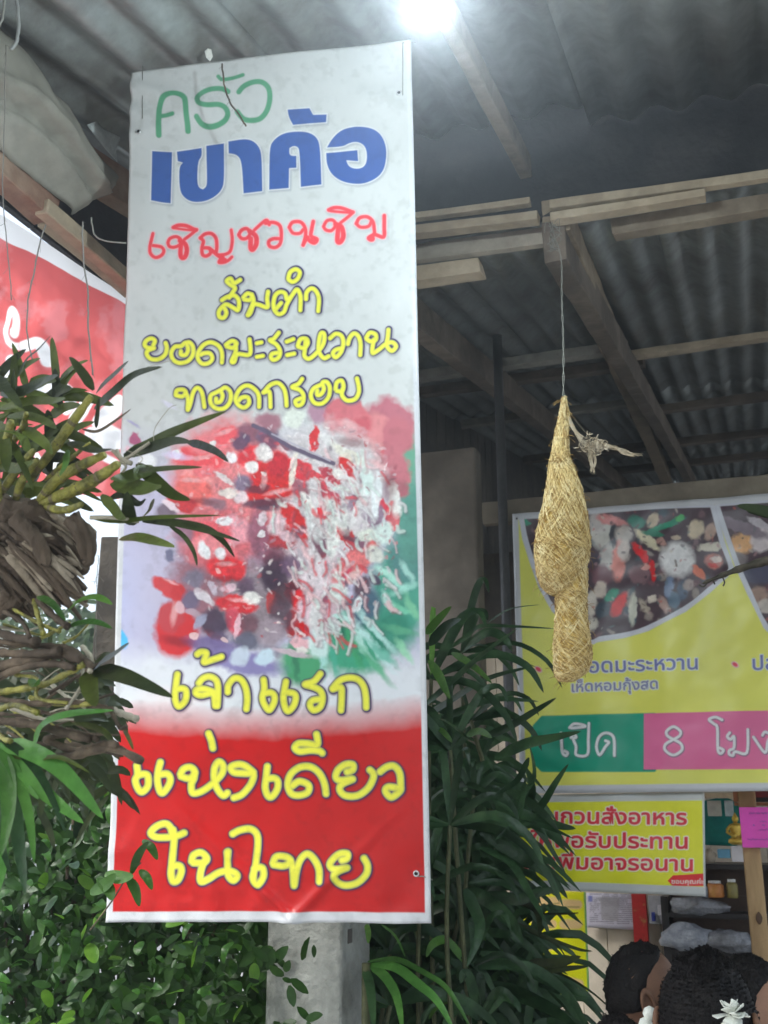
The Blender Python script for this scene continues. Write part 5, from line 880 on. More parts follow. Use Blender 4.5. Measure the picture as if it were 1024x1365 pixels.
# out in the yard: blurred bush and a dark post seen through the gap left of the tall banner
yb_ = empty('yard_bush', atY(90, 900, 6.0), 'pale green bush out in the bright yard, seen through the orchid stems', 'bush'); yb_.location.z = 0
bm_ = MB()
for k in range(900):
    c_ = atY(r4.gauss(90, 50), r4.gauss(905, 60), r4.uniform(5.6, 6.4)); 
    if project(c_)[1] < 800: continue
    a = r4.uniform(0, 6.28); dn = Vector((math.cos(a), r4.uniform(-.5, .5), math.sin(a))).normalized(); l = r4.uniform(.06, .14); bm_.blade([c_, c_ + dn * l * .6, c_ + dn * l - Z * l * .3], l * .3, (r4.uniform(-.6, .6), -1, .5), .2, None, 3)
tag(bm_.build('leaves', LM('yard leaf', (.03, .07, .015), (.07, .13, .03)), yb_, True), kind='stuff')
for k in range(5): MB().tube(catmull([Vector((yb_.location.x + k * .02, yb_.location.y, 0)), atY(60 + k * 16, 1020, 6), atY(50 + k * 22, 880, 6)], 5), .012, 6).build('stem', twig_m, yb_, True)
yp = empty('yard_post', atY(142, 800, 3.6), 'dark brown timber post just behind the left edge of the tall banner', 'post'); yp.location.z = 0
pa, pb_ = atY(128, 800, 3.6), atY(160, 800, 3.6); o = MB().box((pa.x, 3.6, 0), Vector((pb_.x - pa.x, 0, 0)), Vector((0, .08, 0)), Z * atY(140, 715, 3.6).z).build('shaft', M('dark yard post wood', (.03, .025, .018), .85, col2=(.07, .06, .045), scale=5, bump=.3), yp); bevel(o, .006)
# ================================================================== the woven hanging nest
straw = M('golden straw', (.60, .40, .10), .6, col2=(.76, .58, .22), scale=40, bump=.6, bscale=180, rand=0); straw_p = M('pale straw', (.74, .58, .26), .6, col2=(.84, .72, .40), scale=30, bump=.3)
straw_b = M('brown straw', (.34, .20, .05), .65, col2=(.50, .34, .12), scale=40)
nest = empty('hanging_nest', atY(752, 545, 1.9), 'golden woven straw weaver nest with a long entrance tube, hanging on a thin string', 'nest')
NX, NY, NS = 690, 500, 3.253
prof = [(95, 203, 7), (130, 200, 10), (180, 196, 15), (240, 192, 27), (330, 186, 38), (370, 184, 47), (400, 190, 56), (500, 200, 84), (600, 200, 106), (700, 196, 124), (760, 194, 127), (830, 190, 116), (890, 185, 96), (930, 180, 66), (955, 180, 30)]
tubep = [(840, 240, 66), (930, 236, 68), (975, 232, 70), (1050, 233, 71), (1130, 236, 79), (1200, 238, 85), (1270, 236, 78), (1305, 222, 58), (1328, 212, 28)]
def nest_shell(name, rows, Y_, seed, amp, hollow=False):
    pts = []; 
    for y, x, h in rows: pts.append((x, y, h))
    Q = catmull([(x, y, h) for x, y, h in pts], 5); seg = 36; vs = []
    for (x, y, h) in [tuple(q_) for q_ in Q]:
        c_ = atY(NX + x / NS, NY + y / NS, Y_); r_ = h / NS * Y_ / FPX * .93
        for k in range(seg):
            a = 2 * math.pi * k / seg; rr = r_ * (1 + amp * fb(math.cos(a) * 2 + seed, math.sin(a) * 2, y * .012)); vs.append(c_ + Vector((math.cos(a) * rr, math.sin(a) * rr * .92, 0)))
    n = len(Q); fs = [(i * seg + k, i * seg + (k + 1) % seg, (i + 1) * seg + (k + 1) % seg, (i + 1) * seg + k) for i in range(n - 1) for k in range(seg)] + [tuple(range(seg))]
    if not hollow: fs.append(tuple((n - 1) * seg + k for k in range(seg))[::-1])
    mesh(name, vs, fs, straw, nest, True); return Q
YN = 1.9
Q1 = nest_shell('chamber', prof, YN, 2.0, .05); Q2 = nest_shell('entrance_tube', tubep, YN - .004, 6.0, .05)
rn = random.Random(8)
for Q, nm, cnt, Yn in ((Q1, 'woven_fibres', 3600, YN), (Q2, 'woven_fibres', 1700, YN - .004)):
    fbm_ = MB(); H = len(Q) - 1
    fb2_ = MB()
    for k in range(cnt):
        t = rn.random() ** .85; t = min(.97, t + .01); a = rn.uniform(0, 6.28); ln = rn.uniform(.25, .9); sl = rn.choice([1, 1, 1, -1]) * rn.uniform(.35, 1.5); P = []; lift = rn.uniform(0, .0022)
        for i in range(5):
            tt = min(.995, max(.0, t + (i - 2) / 4 * ln * .13 * sl)); f_ = tt * H; i0 = min(int(f_), H - 1); q_ = Q[i0].lerp(Q[i0 + 1], f_ - i0); c_ = atY(NX + q_[0] / NS, NY + q_[1] / NS, Yn); r_ = q_[2] / NS * Yn / FPX * .93
            aa = a + (i - 2) / 4 * ln; rr = r_ * 1.02 + .0008 + lift * (1 if i in (0, 4) else .3) * rn.uniform(.4, 1.4); P.append(c_ + Vector((math.cos(aa) * rr, math.sin(aa) * rr * .92, 0)))
        (fbm_ if rn.random() < .62 else fb2_).tube(P, rn.uniform(.00035, .0010), 3, False)
    tag(fbm_.build(nm, straw_p, nest, True), kind='stuff'); tag(fb2_.build('darker_fibres', straw_b, nest, True), kind='stuff')
le = MB()
for k in range(260):
    Q = Q1 if rn.random() < .7 else Q2; q_ = Q[rn.randrange(2, len(Q) - 1)]; a = rn.uniform(0, 6.28); c_ = atY(NX + q_[0] / NS, NY + q_[1] / NS, YN); r_ = q_[2] / NS * YN / FPX * .93
    d_ = Vector((math.cos(a), math.sin(a) * .92, 0)); t_ = Vector((-math.sin(a), math.cos(a), rn.uniform(-.8, .8))); l = rn.uniform(.006, .022); p = c_ + d_ * r_
    le.tube(catmull([p, p + d_ * l * .35 + t_ * l * .5, p + d_ * l * rn.uniform(.2, .7) + t_ * l - Z * l * .3], 3), .00045, 3, False)
tag(le.build('loose_ends', straw_b, nest, True), kind='stuff')
ft = MB()
for k in range(60):
    a, b = rn.uniform(0, 6.28), rn.uniform(-.02, .02); c_ = atY(752, 534, YN); ft.tube(catmull([c_ + Vector((rn.uniform(-.004, .004), rn.uniform(-.004, .004), rn.uniform(-.01, .01))), atY(757 + rn.uniform(-3, 3), 560 + rn.uniform(-6, 6), YN), atY(752 + rn.uniform(-4, 4), 585, YN)], 3), .0005, 3, False)
tag(ft.build('binding', straw_p, nest, True), kind='stuff')
tw = empty('dry_tuft', atY(790, 595, YN), 'tuft of dry pale roots sticking out from the top of the woven nest', 'dry plant')
tm = MB(); root2 = M('dry pale root', (.38, .31, .21), .85, col2=(.52, .45, .34), scale=30)
for k in range(26): tm.tube(catmull([atY(754 + rn.uniform(-2, 2), 545 + rn.uniform(-5, 5), YN), atY(763 + rn.uniform(-3, 3), 568, YN), atY(776 + rn.uniform(-4, 4), 586 + rn.uniform(-4, 4), YN)], 4), rn.uniform(.0003, .0009), 3, False)
tm.tube(catmull([atY(756, 545, YN), atY(775, 570, YN), atY(790, 585, YN)], 4), .0004, 3, False)
for k in range(110):
    x, y = 790 + rn.gauss(0, 8), 594 + rn.gauss(0, 4.5); a = rn.uniform(0, 6.28); tm.tube(catmull([atY(x, y, YN + rn.uniform(-.01, .01)), atY(x + 7 * math.cos(a), y + 5 * math.sin(a), YN), atY(x + 9 * math.cos(a + .8), y + 9 * math.sin(a + .8), YN)], 3), rn.uniform(.0003, .0011), 3, False)
for k in range(18): tm.tube(catmull([atY(792, 590 + rn.uniform(-4, 4), YN), atY(820, 597 + rn.uniform(-4, 3), YN), atY(835 + rn.uniform(-6, 6), 603 + rn.uniform(-3, 3), YN), atY(848 + rn.uniform(-12, 10), 607 + rn.uniform(-3, 2), YN)], 4), rn.uniform(.0003, .0009), 3, False)
for k in range(24): tm.tube(catmull([atY(788 + rn.uniform(-5, 5), 598, YN), atY(790 + rn.uniform(-5, 5), 612, YN), atY(791 + rn.uniform(-4, 4), 624 + rn.uniform(-5, 10), YN)], 3), rn.uniform(.0003, .0008), 3, False)
tag(tm.build('roots', root2, tw, True), kind='stuff')
string_m = M('thin grey string', (.22, .22, .19), .6, var=.1, scale=60)
ns = empty('nest_string', atY(748, 420, YN), 'thin twisted string running from the rafter foot down to the woven nest', 'string')
P = pl([(736, 296), (739, 315), (748, 345), (749, 400), (751, 460), (751, 536)], 2.6, YN)
for k in (0, 1): MB().tube([p + Vector((.0016 * math.cos(i * 1.1 + k * 3.14), .0016 * math.sin(i * 1.1 + k * 3.14), 0)) for i, p in enumerate(catmull(P, 10))], .0006, 5).build('strand', string_m, ns, True)
kn = MB()
for k in range(26):
    x, y = 738 + rn.uniform(-5, 6), 308 + rn.uniform(-14, 22); kn.tube(catmull([atY(x, y, 2.6), atY(x + rn.uniform(-8, 8), y + rn.uniform(-6, 8), 2.58), atY(x + rn.uniform(-8, 10), y + rn.uniform(-4, 16), 2.6)], 4), .0008, 4, False)
tag(kn.build('knot', string_m, ns, True), kind='stuff')
# ------------------------------------------------------------------ lit bulb
bl = empty('ceiling_bulb', atY(570, -20, 1.5), 'lit white bulb hanging under the near roof at the top of the picture', 'lamp')
glow = bpy.data.materials.new('lit bulb'); glow.use_nodes = True; b_ = glow.node_tree.nodes['Principled BSDF']; b_.inputs['Base Color'].default_value = (.9, .9, .9, 1); b_.inputs['Emission Color'].default_value = (.80, .93, 1, 1); b_.inputs['Emission Strength'].default_value = 400
yb = 1.5; cb = atY(570, 8, yb); rb = 27 * yb / FPX * .93; vs = []; seg = 28; rows = [(-1, 0.02), (-.96, .3), (-.85, .55), (-.65, .77), (-.35, .94), (0, 1), (.35, .95), (.7, .78), (1.0, .62), (1.3, .5)]
lv = MB()
for zz, rr in rows:
    for k in range(seg): lv.v.append(cb + Vector((math.cos(2 * math.pi * k / seg) * rr * rb, math.sin(2 * math.pi * k / seg) * rr * rb, zz * rb)))
lv.f = [(i * seg + k, i * seg + (k + 1) % seg, (i + 1) * seg + (k + 1) % seg, (i + 1) * seg + k) for i in range(len(rows) - 1) for k in range(seg)] + [tuple(range(seg))[::-1]]
lv.build('bulb', glow, bl, True)
plast = M('white lamp plastic', (.7, .7, .68), .4, var=.06)
MB().tube([cb + Z * rb * 1.28, cb + Z * rb * 2.0, cb + Z * rb * 2.5], [rb * .55, rb * .5, rb * .3], 18).build('socket', plast, bl, True)
top = zroof(cb.dot(V), NB) - .03; MB().tube([cb + Z * rb * 2.4, Vector((cb.x, cb.y, top))], .003, 8).build('cable', dark_m, bl, True)
# ------------------------------------------------------------------ tarp, scraps, hanging threads at the upper left
tarp_m = M('dusty grey tarp', (.30, .29, .24), .7, col2=(.42, .41, .35), scale=2.5, bump=.2, bscale=10, trans=.25)
tp = empty('dusty_tarp', onU(60, 150, -1.66), 'rolled dusty grey tarpaulin sagging between the beams at the upper left', 'tarpaulin')
topl = catmull([onU(x, y, -1.60) for x, y in [(-120, -50), (-10, 32), (25, 58), (60, 102), (95, 152), (128, 202), (156, 233)]], 5); botl = catmull([onU(x, y, -1.68) for x, y in [(-150, 95), (-20, 185), (20, 218), (55, 246), (85, 272), (97, 286), (100, 284)]], 5)
nb = 22; vs = []; m1 = len(topl); 
for i in range(m1):
    for j in range(nb + 1):
        t = j / nb; p = topl[i].lerp(botl[i], t); s_ = i / (m1 - 1); f_ = .05 * math.sin(math.pi * t) + .028 * math.exp(-((t - .62 + .18 * math.sin(s_ * 3)) / .07) ** 2) - .03 * math.exp(-((t - .76 + .2 * math.sin(s_ * 3)) / .06) ** 2) + .015 * fb(s_ * 5, t * 3, 2)
        vs.append(p + U * f_)
fs = [(i * (nb + 1) + j, i * (nb + 1) + j + 1, (i + 1) * (nb + 1) + j + 1, (i + 1) * (nb + 1) + j) for i in range(m1 - 1) for j in range(nb)]
o = mesh('sheet', vs, fs, tarp_m, tp, True); m = o.modifiers.new('thickness', 'SOLIDIFY'); m.thickness = .002
def scrap(name, pts, u, mat, label, cat, amp=.012, plane=onU):
    c_ = plane(sum(p[0] for p in pts) / len(pts), sum(p[1] for p in pts) / len(pts), u); R0 = [plane(x, y, u) for x, y in pts]; vs = [c_]; rings = 5; n = len(R0)
    for r_ in range(1, rings + 1):
        for k, p in enumerate(R0): q_ = c_.lerp(p, r_ / rings); vs.append(q_ + (U if plane is onU else -V) * amp * (fb(q_.y * 16, q_.z * 16, 3)))
    fs = [(0, 1 + k, 1 + (k + 1) % n) for k in range(n)] + [(1 + (r_ - 1) * n + k, 1 + r_ * n + k, 1 + r_ * n + (k + 1) % n, 1 + (r_ - 1) * n + (k + 1) % n) for r_ in range(1, rings) for k in range(n)]
    o = mesh(name, vs, fs, mat, None, True); m = o.modifiers.new('thickness', 'SOLIDIFY'); m.thickness = .002; tag(o, label, cat); return o
scrap('green_cloth', [(68, 62), (84, 62), (100, 66), (115, 66), (128, 78), (136, 88), (128, 100), (118, 106), (100, 90), (84, 76)], -1.64, M('green net cloth', (.05, .22, .12), .7, col2=(.09, .3, .17), scale=12, trans=.3), 'crumpled green cloth stuffed above the reddish rafter at upper left', 'cloth', .03)
scrap('plastic_scrap', [(117, 166), (128, 162), (142, 172), (156, 184), (159, 200), (157, 216), (145, 204), (130, 185)], -1.63, M('milky plastic', (.52, .56, .54), .3, col2=(.66, .7, .68), scale=12, trans=.3), 'small milky plastic scrap showing at the right end of the dusty tarp', 'plastic', .02)
scrap('paper_tag', [(274, 70), (278, 66), (283, 68), (284, 76), (280, 82), (275, 77)], 1.0, M('white paper tag', (.8, .8, .74), .5, trans=.3), 'tiny white scrap of paper just above the top edge of the tall banner', 'paper', .01, lambda x, y, u: atY(x, y, 2.3))
thr = M('hanging thread', (.17, .16, .14), .7, var=.1)
for lab, p, Y_, r_, m_ in [('thin plastic tube looped from the roof at the far left', [(16, -30), (22, 0), (25, 30), (22, 55), (14, 66)], 1.9, .004, M('milky tube', (.35, .36, .34), .3, trans=.3)), ('pale loop of string hanging at the very top left corner', [(8, -30), (6, 0), (3, 25), (-4, 40)], 1.9, .003, string_m), ('long thread hanging down over the dusty tarp at the left edge', [(8, 60), (6, 150), (4, 260), (10, 330), (16, 400)], 1.85, .0012, thr),
                           ('dark thread hanging in front of the red banner, left of the other', [(60, 300), (50, 340), (44, 372), (38, 400), (36, 440), (44, 480)], 2.0, .0016, thr), ('dark thread hanging in front of the red banner, nearest the tall banner', [(110, 296), (112, 350), (118, 395), (118, 440), (124, 500)], 2.0, .0018, thr),
                           ('thin pale wire curving from the beam to the tall banner edge', [(122, 290), (126, 312), (140, 321), (168, 324)], 2.4, .0022, string_m), ('pair of fine threads hanging beside the lower left edge of the tall banner', [(131, 740), (129, 800), (128, 880)], 1.6, .0006, string_m), ('dry twig strip hanging over the green word of the tall banner', [(296, 85), (299, 112), (306, 135), (318, 152), (328, 168)], 2.2, .0022, twig_m)]:
    e = empty('hanging_thread' if 'thread' in lab else ('plastic_tube' if 'tube' in lab else ('hanging_wire' if 'wire' in lab else ('dry_twig' if 'twig' in lab else 'string_loop'))), atY(*p[0], Y_), lab, 'thread' if 'thread' in lab else 'string' if 'string' in lab else 'wire' if 'wire' in lab else 'tube' if 'tube' in lab else 'twig')
    Q = catmull(pl(p, Y_), 6); MB().tube([q_ + Vector((.002 * fb(i * .4, r_ * 900), 0, .0)) for i, q_ in enumerate(Q)], r_, 6).build('strand', m_, e, True)
    if 'thread' in lab or 'twig' in lab:
        f_ = MB()
        for k in range(14):
            i = rn.randrange(len(Q)); f_.tube([Q[i], Q[i] + Vector((rn.uniform(-.012, .012), 0, rn.uniform(-.02, .004)))], .0004, 3, False)
        tag(f_.build('cobweb_fuzz', thr, e), kind='stuff')
# tie cord from the roof to the tall banner top, cord at its lower right eyelet
tc_ = empty('banner_cord', onB(200, 110), 'cords tying the tall food banner to the roof above', 'cord')
for x, y, t in [(190, 158, -.2), (537, 127, .1)]:
    a_ = onB(x, y, -.01); P = [a_, onB(x, y - 70, -.005), UV(uvz(a_)[0] + t * .2, 2.2, zroof(2.2, NB) - .03)]; MB().tube(P, .0012, 5).build('cord', string_m, tc_, True)
MB().tube(catmull([onB(556, 1170, -.006), onB(563, 1168, -.012), onB(577, 1173, -.004)], 4), .0012, 5).build('cord', string_m, tc_, True)
# dark branch entering from the right edge
br = empty('dark_branch', atY(1000, 755, 2.4), 'dark bare branch end reaching in from the right edge across the food pictures', 'branch'); brm = M('dark bark', (.035, .03, .02), .85, col2=(.08, .065, .045), scale=20, bump=.5)
Q = catmull(pl([(1200, 700), (1090, 730), (1030, 745), (990, 757), (960, 768), (936, 778)], 2.4), 5); MB().tube(Q, [.016 * (1 - i / len(Q)) + .002 + .0015 * math.sin(i * 1.7) for i in range(len(Q))], 8).build('stem', brm, br, True)
for p in ([(962, 767), (966, 776), (964, 781)], [(950, 772), (953, 779)], [(944, 775), (938, 782), (932, 779)]): MB().tube(catmull(pl(p, 2.4), 3) if len(p) > 2 else pl(p, 2.4), .0018, 5).build('spur', brm, br, True)
for p, w_ in (([(1100, 700), (1050, 690), (1010, 680), (982, 674)], 22), ([(1120, 720), (1070, 700), (1025, 688), (995, 682)], 14)): leaf(br, p, w_, 2.4, 2.4, orch_d)
# ------------------------------------------------------------------ behind the signs: wall, cabinet and clutter
def boxpx(name, x0, y0, x1, y1, v, dep, mat, label=None, cat=None, parent=None, bev=.003, group=None):
    a = onV(x0, y1, v); b = onV(x1, y0, v); ua, ub = uvz(a)[0], uvz(b)[0]; za = (a.z + onV(x1, y1, v).z) / 2; zb_ = (b.z + onV(x0, y0, v).z) / 2
    o = MB().box(UV(ua, v, za), U * (ub - ua), V * dep, Z * (zb_ - za)).build(name, mat, parent); bevel(o, bev, 2)
    if label: tag(o, label, cat, group)
    return o
cream = M('cream painted wall', (.50, .43, .34), .8, col2=(.60, .53, .43), scale=1.5, bump=.1)
cw = empty('cream_wall', onV(820, 1300, 5.15), 'cream boarded wall behind the seated people', 'wall')
ux = uvz(onV(640, 1300, 5.15))[0]
for i in range(16): 
    o = MB().box(UV(ux + i * .12, 5.15, 0), U * .1175, V * .02, Z * 2.35).build('board', cream, cw); bevel(o, .002, 1)
dk = M('black lacquer', (.018, .016, .016), .35, var=.1); brn = M('brown shelf wood', (.07, .04, .028), .5, col2=(.11, .07, .05), scale=4)
hw = empty('upper_dark_wall', UV(1.5, 5.3, 2.4), 'dark upper wall above the cream boards behind the price banner', 'wall')
o = MB().box(UV(ux, 5.2, 2.35), U * 4.4, V * .03, Z * .55).build('board', wall_d, hw)
boxpx('red_strip', 846, 1192, 861, 1266, 5.08, .02, M('red gold strip', (.45, .02, .02), .5, col2=(.45, .30, .10), thr=(.56, .64), scale=14), 'narrow red hanging strip with gold patches between the news sheet and the note pocket', 'decoration')
np_ = boxpx('note_pocket', 866, 1194, 886, 1232, 5.08, .02, M('pale grey pocket', (.38, .38, .42), .6), 'pale grey note pocket with blue corners beside the dark cabinet', 'notes')
blu = M('blue label', (.03, .05, .35), .5, var=.05)
for x0, x1 in ((869, 873), (883, 888)): boxpx('blue_label', x0, 1216, x1, 1228, 5.06, .012, blu, parent=None).name = 'blue_label'
for o in [o for o in bpy.data.objects if o.name.startswith('blue_label')]: o.parent = np_
boxpx('white_note', 877, 1206, 890, 1220, 5.05, .004, M('white note paper', (.66, .64, .70), .7, var=.05), parent=np_)
# dark cabinet with shelves
cb_ = empty('dark_cabinet', onV(950, 1300, 4.95), 'tall dark cabinet with open shelves of bags and jars behind the seated people', 'cabinet')
za = 0; uL = uvz(onV(884, 1250, 4.95))[0]; uM = uvz(onV(936, 1250, 4.95))[0]; uR = uvz(onV(1040, 1250, 4.95))[0]; zT = onV(960, 1152, 4.95).z; zS = onV(940, 1197, 4.95).z
for nm, uu, w_, z0_, z1_ in (('side_panel', uL, .03, 0, zS), ('side_panel', uR, .03, 0, zT), ('side_panel', uM - .0, .02, zS, zT)): MB().box(UV(uu, 4.95, z0_), U * w_, V * .3, Z * (z1_ - z0_)).build(nm, dk, cb_)
MB().box(UV(uL, 5.12, 0), U * (uR - uL + .03), V * .02, Z * zS).build('back_panel', brn, cb_); MB().box(UV(uM, 5.12, zS + .001), U * (uR - uM + .03), V * .02, Z * (zT - zS)).build('back_panel', brn, cb_)
for py in (1152, 1218, 1268, 1330):
    z_ = onV(950, py, 4.95).z; u0 = uM if z_ > zS + .02 else uL; MB().box(UV(u0 + .002, 4.955, z_ - .02), U * (uR - u0), V * .16, Z * .02).build('shelf', dk, cb_)
def bag(x, y, wx, wy, v, mat, label, seed, cat='plastic bag'):
    c_ = onV(x, y, v); vs = []; n, m_ = 20, 12; sx = wx / 2 * v / FPX * .93; sz = wy / 2 * v / FPX * .93
    for j in range(m_ + 1):
        for i in range(n):
            a, b = 2 * math.pi * i / n, math.pi * (j / m_ - .5); d_ = Vector((math.cos(a) * math.cos(b), math.sin(a) * math.cos(b), math.sin(b))); r_ = 1 + .38 * fb(d_.x * 1.7 + seed, d_.y * 1.7, d_.z * 1.9)
            vs.append(c_ + U * d_.x * sx * r_ + V * d_.y * .05 * r_ + Z * d_.z * sz * r_)
    fs = [(j * n + i, j * n + (i + 1) % n, (j + 1) * n + (i + 1) % n, (j + 1) * n + i) for j in range(m_) for i in range(n)]
    return tag(mesh('bag' if 'bag' in cat else 'bundle', vs, fs, mat, None, True), label, cat)
pb = M('clear plastic bag', (.16, .165, .18), .22, col2=(.28, .29, .32), scale=16, bump=.8, bscale=30, spec=.8); pbw = M('white plastic bag', (.24, .26, .30), .25, col2=(.42, .44, .48), scale=12, bump=.7, bscale=22)
bag(930, 1207, 74, 22, 4.88, pb, 'crumpled grey plastic bag on the cabinet shelf under the yellow sign corner', 1); bag(915, 1250, 62, 34, 4.86, pbw, 'white and blue plastic bag stuffed in the middle shelf of the cabinet', 4); bag(970, 1254, 60, 26, 4.86, pb, 'grey plastic bag at the right of the white bag on the middle shelf', 7)
jm = M('orange jar content', (.5, .19, .05), .4, col2=(.6, .3, .08), scale=14); om = M('olive jar', (.20, .17, .05), .4, var=.2)
def jar(x, y0, y1, wpx, v, mat, label, cat='jar'):
    e = empty('jar', onV(x, y1, v), label, cat); a, b = onV(x, y1, v), onV(x, y0, v); r_ = wpx / 2 * v / FPX * .95; h = b.z - a.z
    MB().tube([a, a + Z * h * .06, a + Z * h * .72, a + Z * h * .84], [r_ * .9, r_, r_, r_ * .7], 16).build('body', mat, e, True); MB().tube([a + Z * h * .845, a + Z * h], [r_ * .72, r_ * .72], 16).build('lid', plast if 'orange' in label else brn, e, True)
jar(954, 1174, 1196, 22, 4.9, jm, 'orange jar on the upper cabinet shelf right of the yellow sign'); jar(977, 1172, 1197, 14, 4.9, om, 'olive coloured jar beside the orange jar on the cabinet shelf')
jar(940, 1178, 1196, 9, 4.88, pbw, 'tiny pale jar at the left end of the upper cabinet shelf')
boxpx('box', 957, 1132, 973, 1144, 4.85, .05, M('light blue box', (.16, .42, .62), .5, var=.1), 'light blue box on top of the dark cabinet', 'box'); boxpx('box', 976, 1128, 995, 1149, 4.84, .05, M('white carton', (.68, .66, .70), .6, var=.06), 'white box on top of the dark cabinet beside the wooden post', 'box')
bag(944, 1141, 20, 18, 4.86, M('beige cloth bundle', (.42, .36, .28), .8), 'small beige bundle on the cabinet top left of the blue box', 11, 'cloth bundle')
# teal cloth, gold figure, pale rail, framed picture
scrap('teal_curtain', [(936, 1068), (965, 1062), (990, 1072), (992, 1100), (982, 1128), (936, 1126)], 5.0, M('teal cloth', (.0, .17, .15), .6, col2=(.01, .25, .2), scale=6, trans=.1), 'teal green cloth draped behind the small golden statue', 'cloth', .03, onV)
boxpx('rail', 938, 1057, 979, 1064, 4.9, .03, M('pale rail wood', (.62, .50, .34), .6), 'short pale wooden rail just below the price banner hem', 'rail')
for x0, x1, c_ in ((944, 961, (.50, .49, .44)), (967, 977, (.48, .56, .58))): boxpx('paper_note', x0, 1067, x1, 1088, 4.93, .004, M('note paper', c_, .8), 'grey paper note pinned on the teal cloth, ' + ('left one' if x0 == 944 else 'small right one'), 'paper')
gold = M('gold', (.62, .42, .06), .3, metal=.6, col2=(.75, .55, .12), scale=30)
gs = empty('golden_statue', onV(984, 1126, 4.8), 'small seated golden statue in front of the teal cloth', 'statue'); gs_c = onV(983, 1126, 4.8); k_ = 4.8 / FPX
def lath(c_, rows, name, mat, parent, sy=.8, seg=18):
    vs = [c_ + Vector((math.cos(2 * math.pi * k / seg) * r_, math.sin(2 * math.pi * k / seg) * r_ * sy, z_)) for z_, r_ in rows for k in range(seg)]; n = len(rows)
    return mesh(name, vs, [(i * seg + k, i * seg + (k + 1) % seg, (i + 1) * seg + (k + 1) % seg, (i + 1) * seg + k) for i in range(n - 1) for k in range(seg)] + [tuple(range(seg))[::-1], tuple((n - 1) * seg + k for k in range(seg))], mat, parent, True)
lath(gs_c, [(0, .02), (.008, .036), (.02, .034), (.028, .022), (.05, .024), (.07, .030), (.082, .024), (.088, .008)], 'body', gold, gs); lath(gs_c + Z * .088, [(0, .006), (.008, .013), (.018, .014), (.028, .008), (.04, .002)], 'head', gold, gs)
for s_ in (-1, 1): MB().tube(catmull([gs_c + Vector((s_ * .024, -.005, .075)), gs_c + Vector((s_ * .042, -.012, .052)), gs_c + Vector((s_ * .012, -.03, .032))], 4), .0065, 8).build('arm', gold, gs, True)
fr = empty('framed_picture', onV(1010, 1066, 4.75), 'black picture with red mark in a brown frame, at the right edge below the banner', 'picture')
o = boxpx('panel', 984, 1050, 1060, 1069, 4.76, .01, dk, parent=fr); o = boxpx('red_mark', 1002, 1052, 1024, 1063, 4.753, .004, M('dark red print', (.22, .02, .02), .5), parent=fr)
frm = M('orange brown frame', (.30, .12, .05), .5); boxpx('frame_bar', 979, 1069.5, 1060, 1074, 4.74, .03, frm, parent=fr); boxpx('frame_bar', 978, 1050, 983.5, 1069, 4.74, .03, frm, parent=fr)
pk = empty('pink_note', onV(1007, 1100, 4.38), 'bright pink paper note with faint blue writing pinned on the wooden post', 'paper')
boxpx('sheet', 990, 1076, 1040, 1130, 4.38, .003, M('pink paper', (.75, .09, .48), .7, var=.05), parent=pk)
ink = M('faint blue ink', (.30, .12, .42), .7, var=.02)
for y_, segs in [(1084, [(999, 1006), (1008, 1013), (1015, 1023)]), (1100, [(1004, 1006), (1016, 1020)]), (1095, [(1013, 1022)]), (1106, [(1012, 1024)]), (1119, [(997, 1010), (1012, 1024)])]:
    for x0, x1 in segs: MB().tube(catmull([onV(x0 + (x1 - x0) * t / 6, y_ + 1.2 * math.sin(t * 2.2 + x0), 4.377) for t in range(7)], 3), .0011, 4).build('handwriting', ink, pk)
wp = empty('wooden_post', onV(1008, 1300, 4.42), 'knotty brown wooden post under the pink note at the right edge', 'post')
a = onV(996, 1200, 4.42); b = onV(1020, 1200, 4.42); w_ = (b - a).dot(U); z_t = onV(1008, 1050, 4.42).z
o = MB().box(UV(uvz(a)[0], 4.42, 0), U * w_, V * w_, Z * z_t).build('shaft', M('brown post wood', (.30, .19, .09), .7, col2=(.42, .28, .14), scale=5, bump=.3, stretch=(1, 1, .25)), wp); bevel(o, .006, 2)
lath(onV(1012, 1224, 4.415), [(-.022, .002), (-.012, .010), (0, .013), (.012, .010), (.022, .002)], 'knot', M('dark knot', (.10, .055, .03), .7), wp, .25)
# far building behind the left gaps
fw = empty('pale_house', Vector((-5, 11, 0)), 'pale outbuilding with blue shutters beyond the orchids', 'house')
c_ = UV(-11, 6, 0); hw_m = M('pale yellow wall', (.62, .60, .44), .8); 
MB().box(c_, U * .3, V * 7, Z * 4.6).build('wall', hw_m, fw)
for dv, dz_ in ((.4, 1.3), (2.2, 3.3), (4.0, 1.3), (4.6, 3.3)): MB().box(c_ + U * .3 + V * dv + Z * dz_, U * .04, V * .8, Z * 1.0).build('shutter', M('blue shutter', (.04, .07, .3), .5), fw)
MB().box(c_ - U * .3 + V * -.3 + Z * 4.62, U * 1.2, V * 7.6, Z * .08).build('roof', zinc, fw)
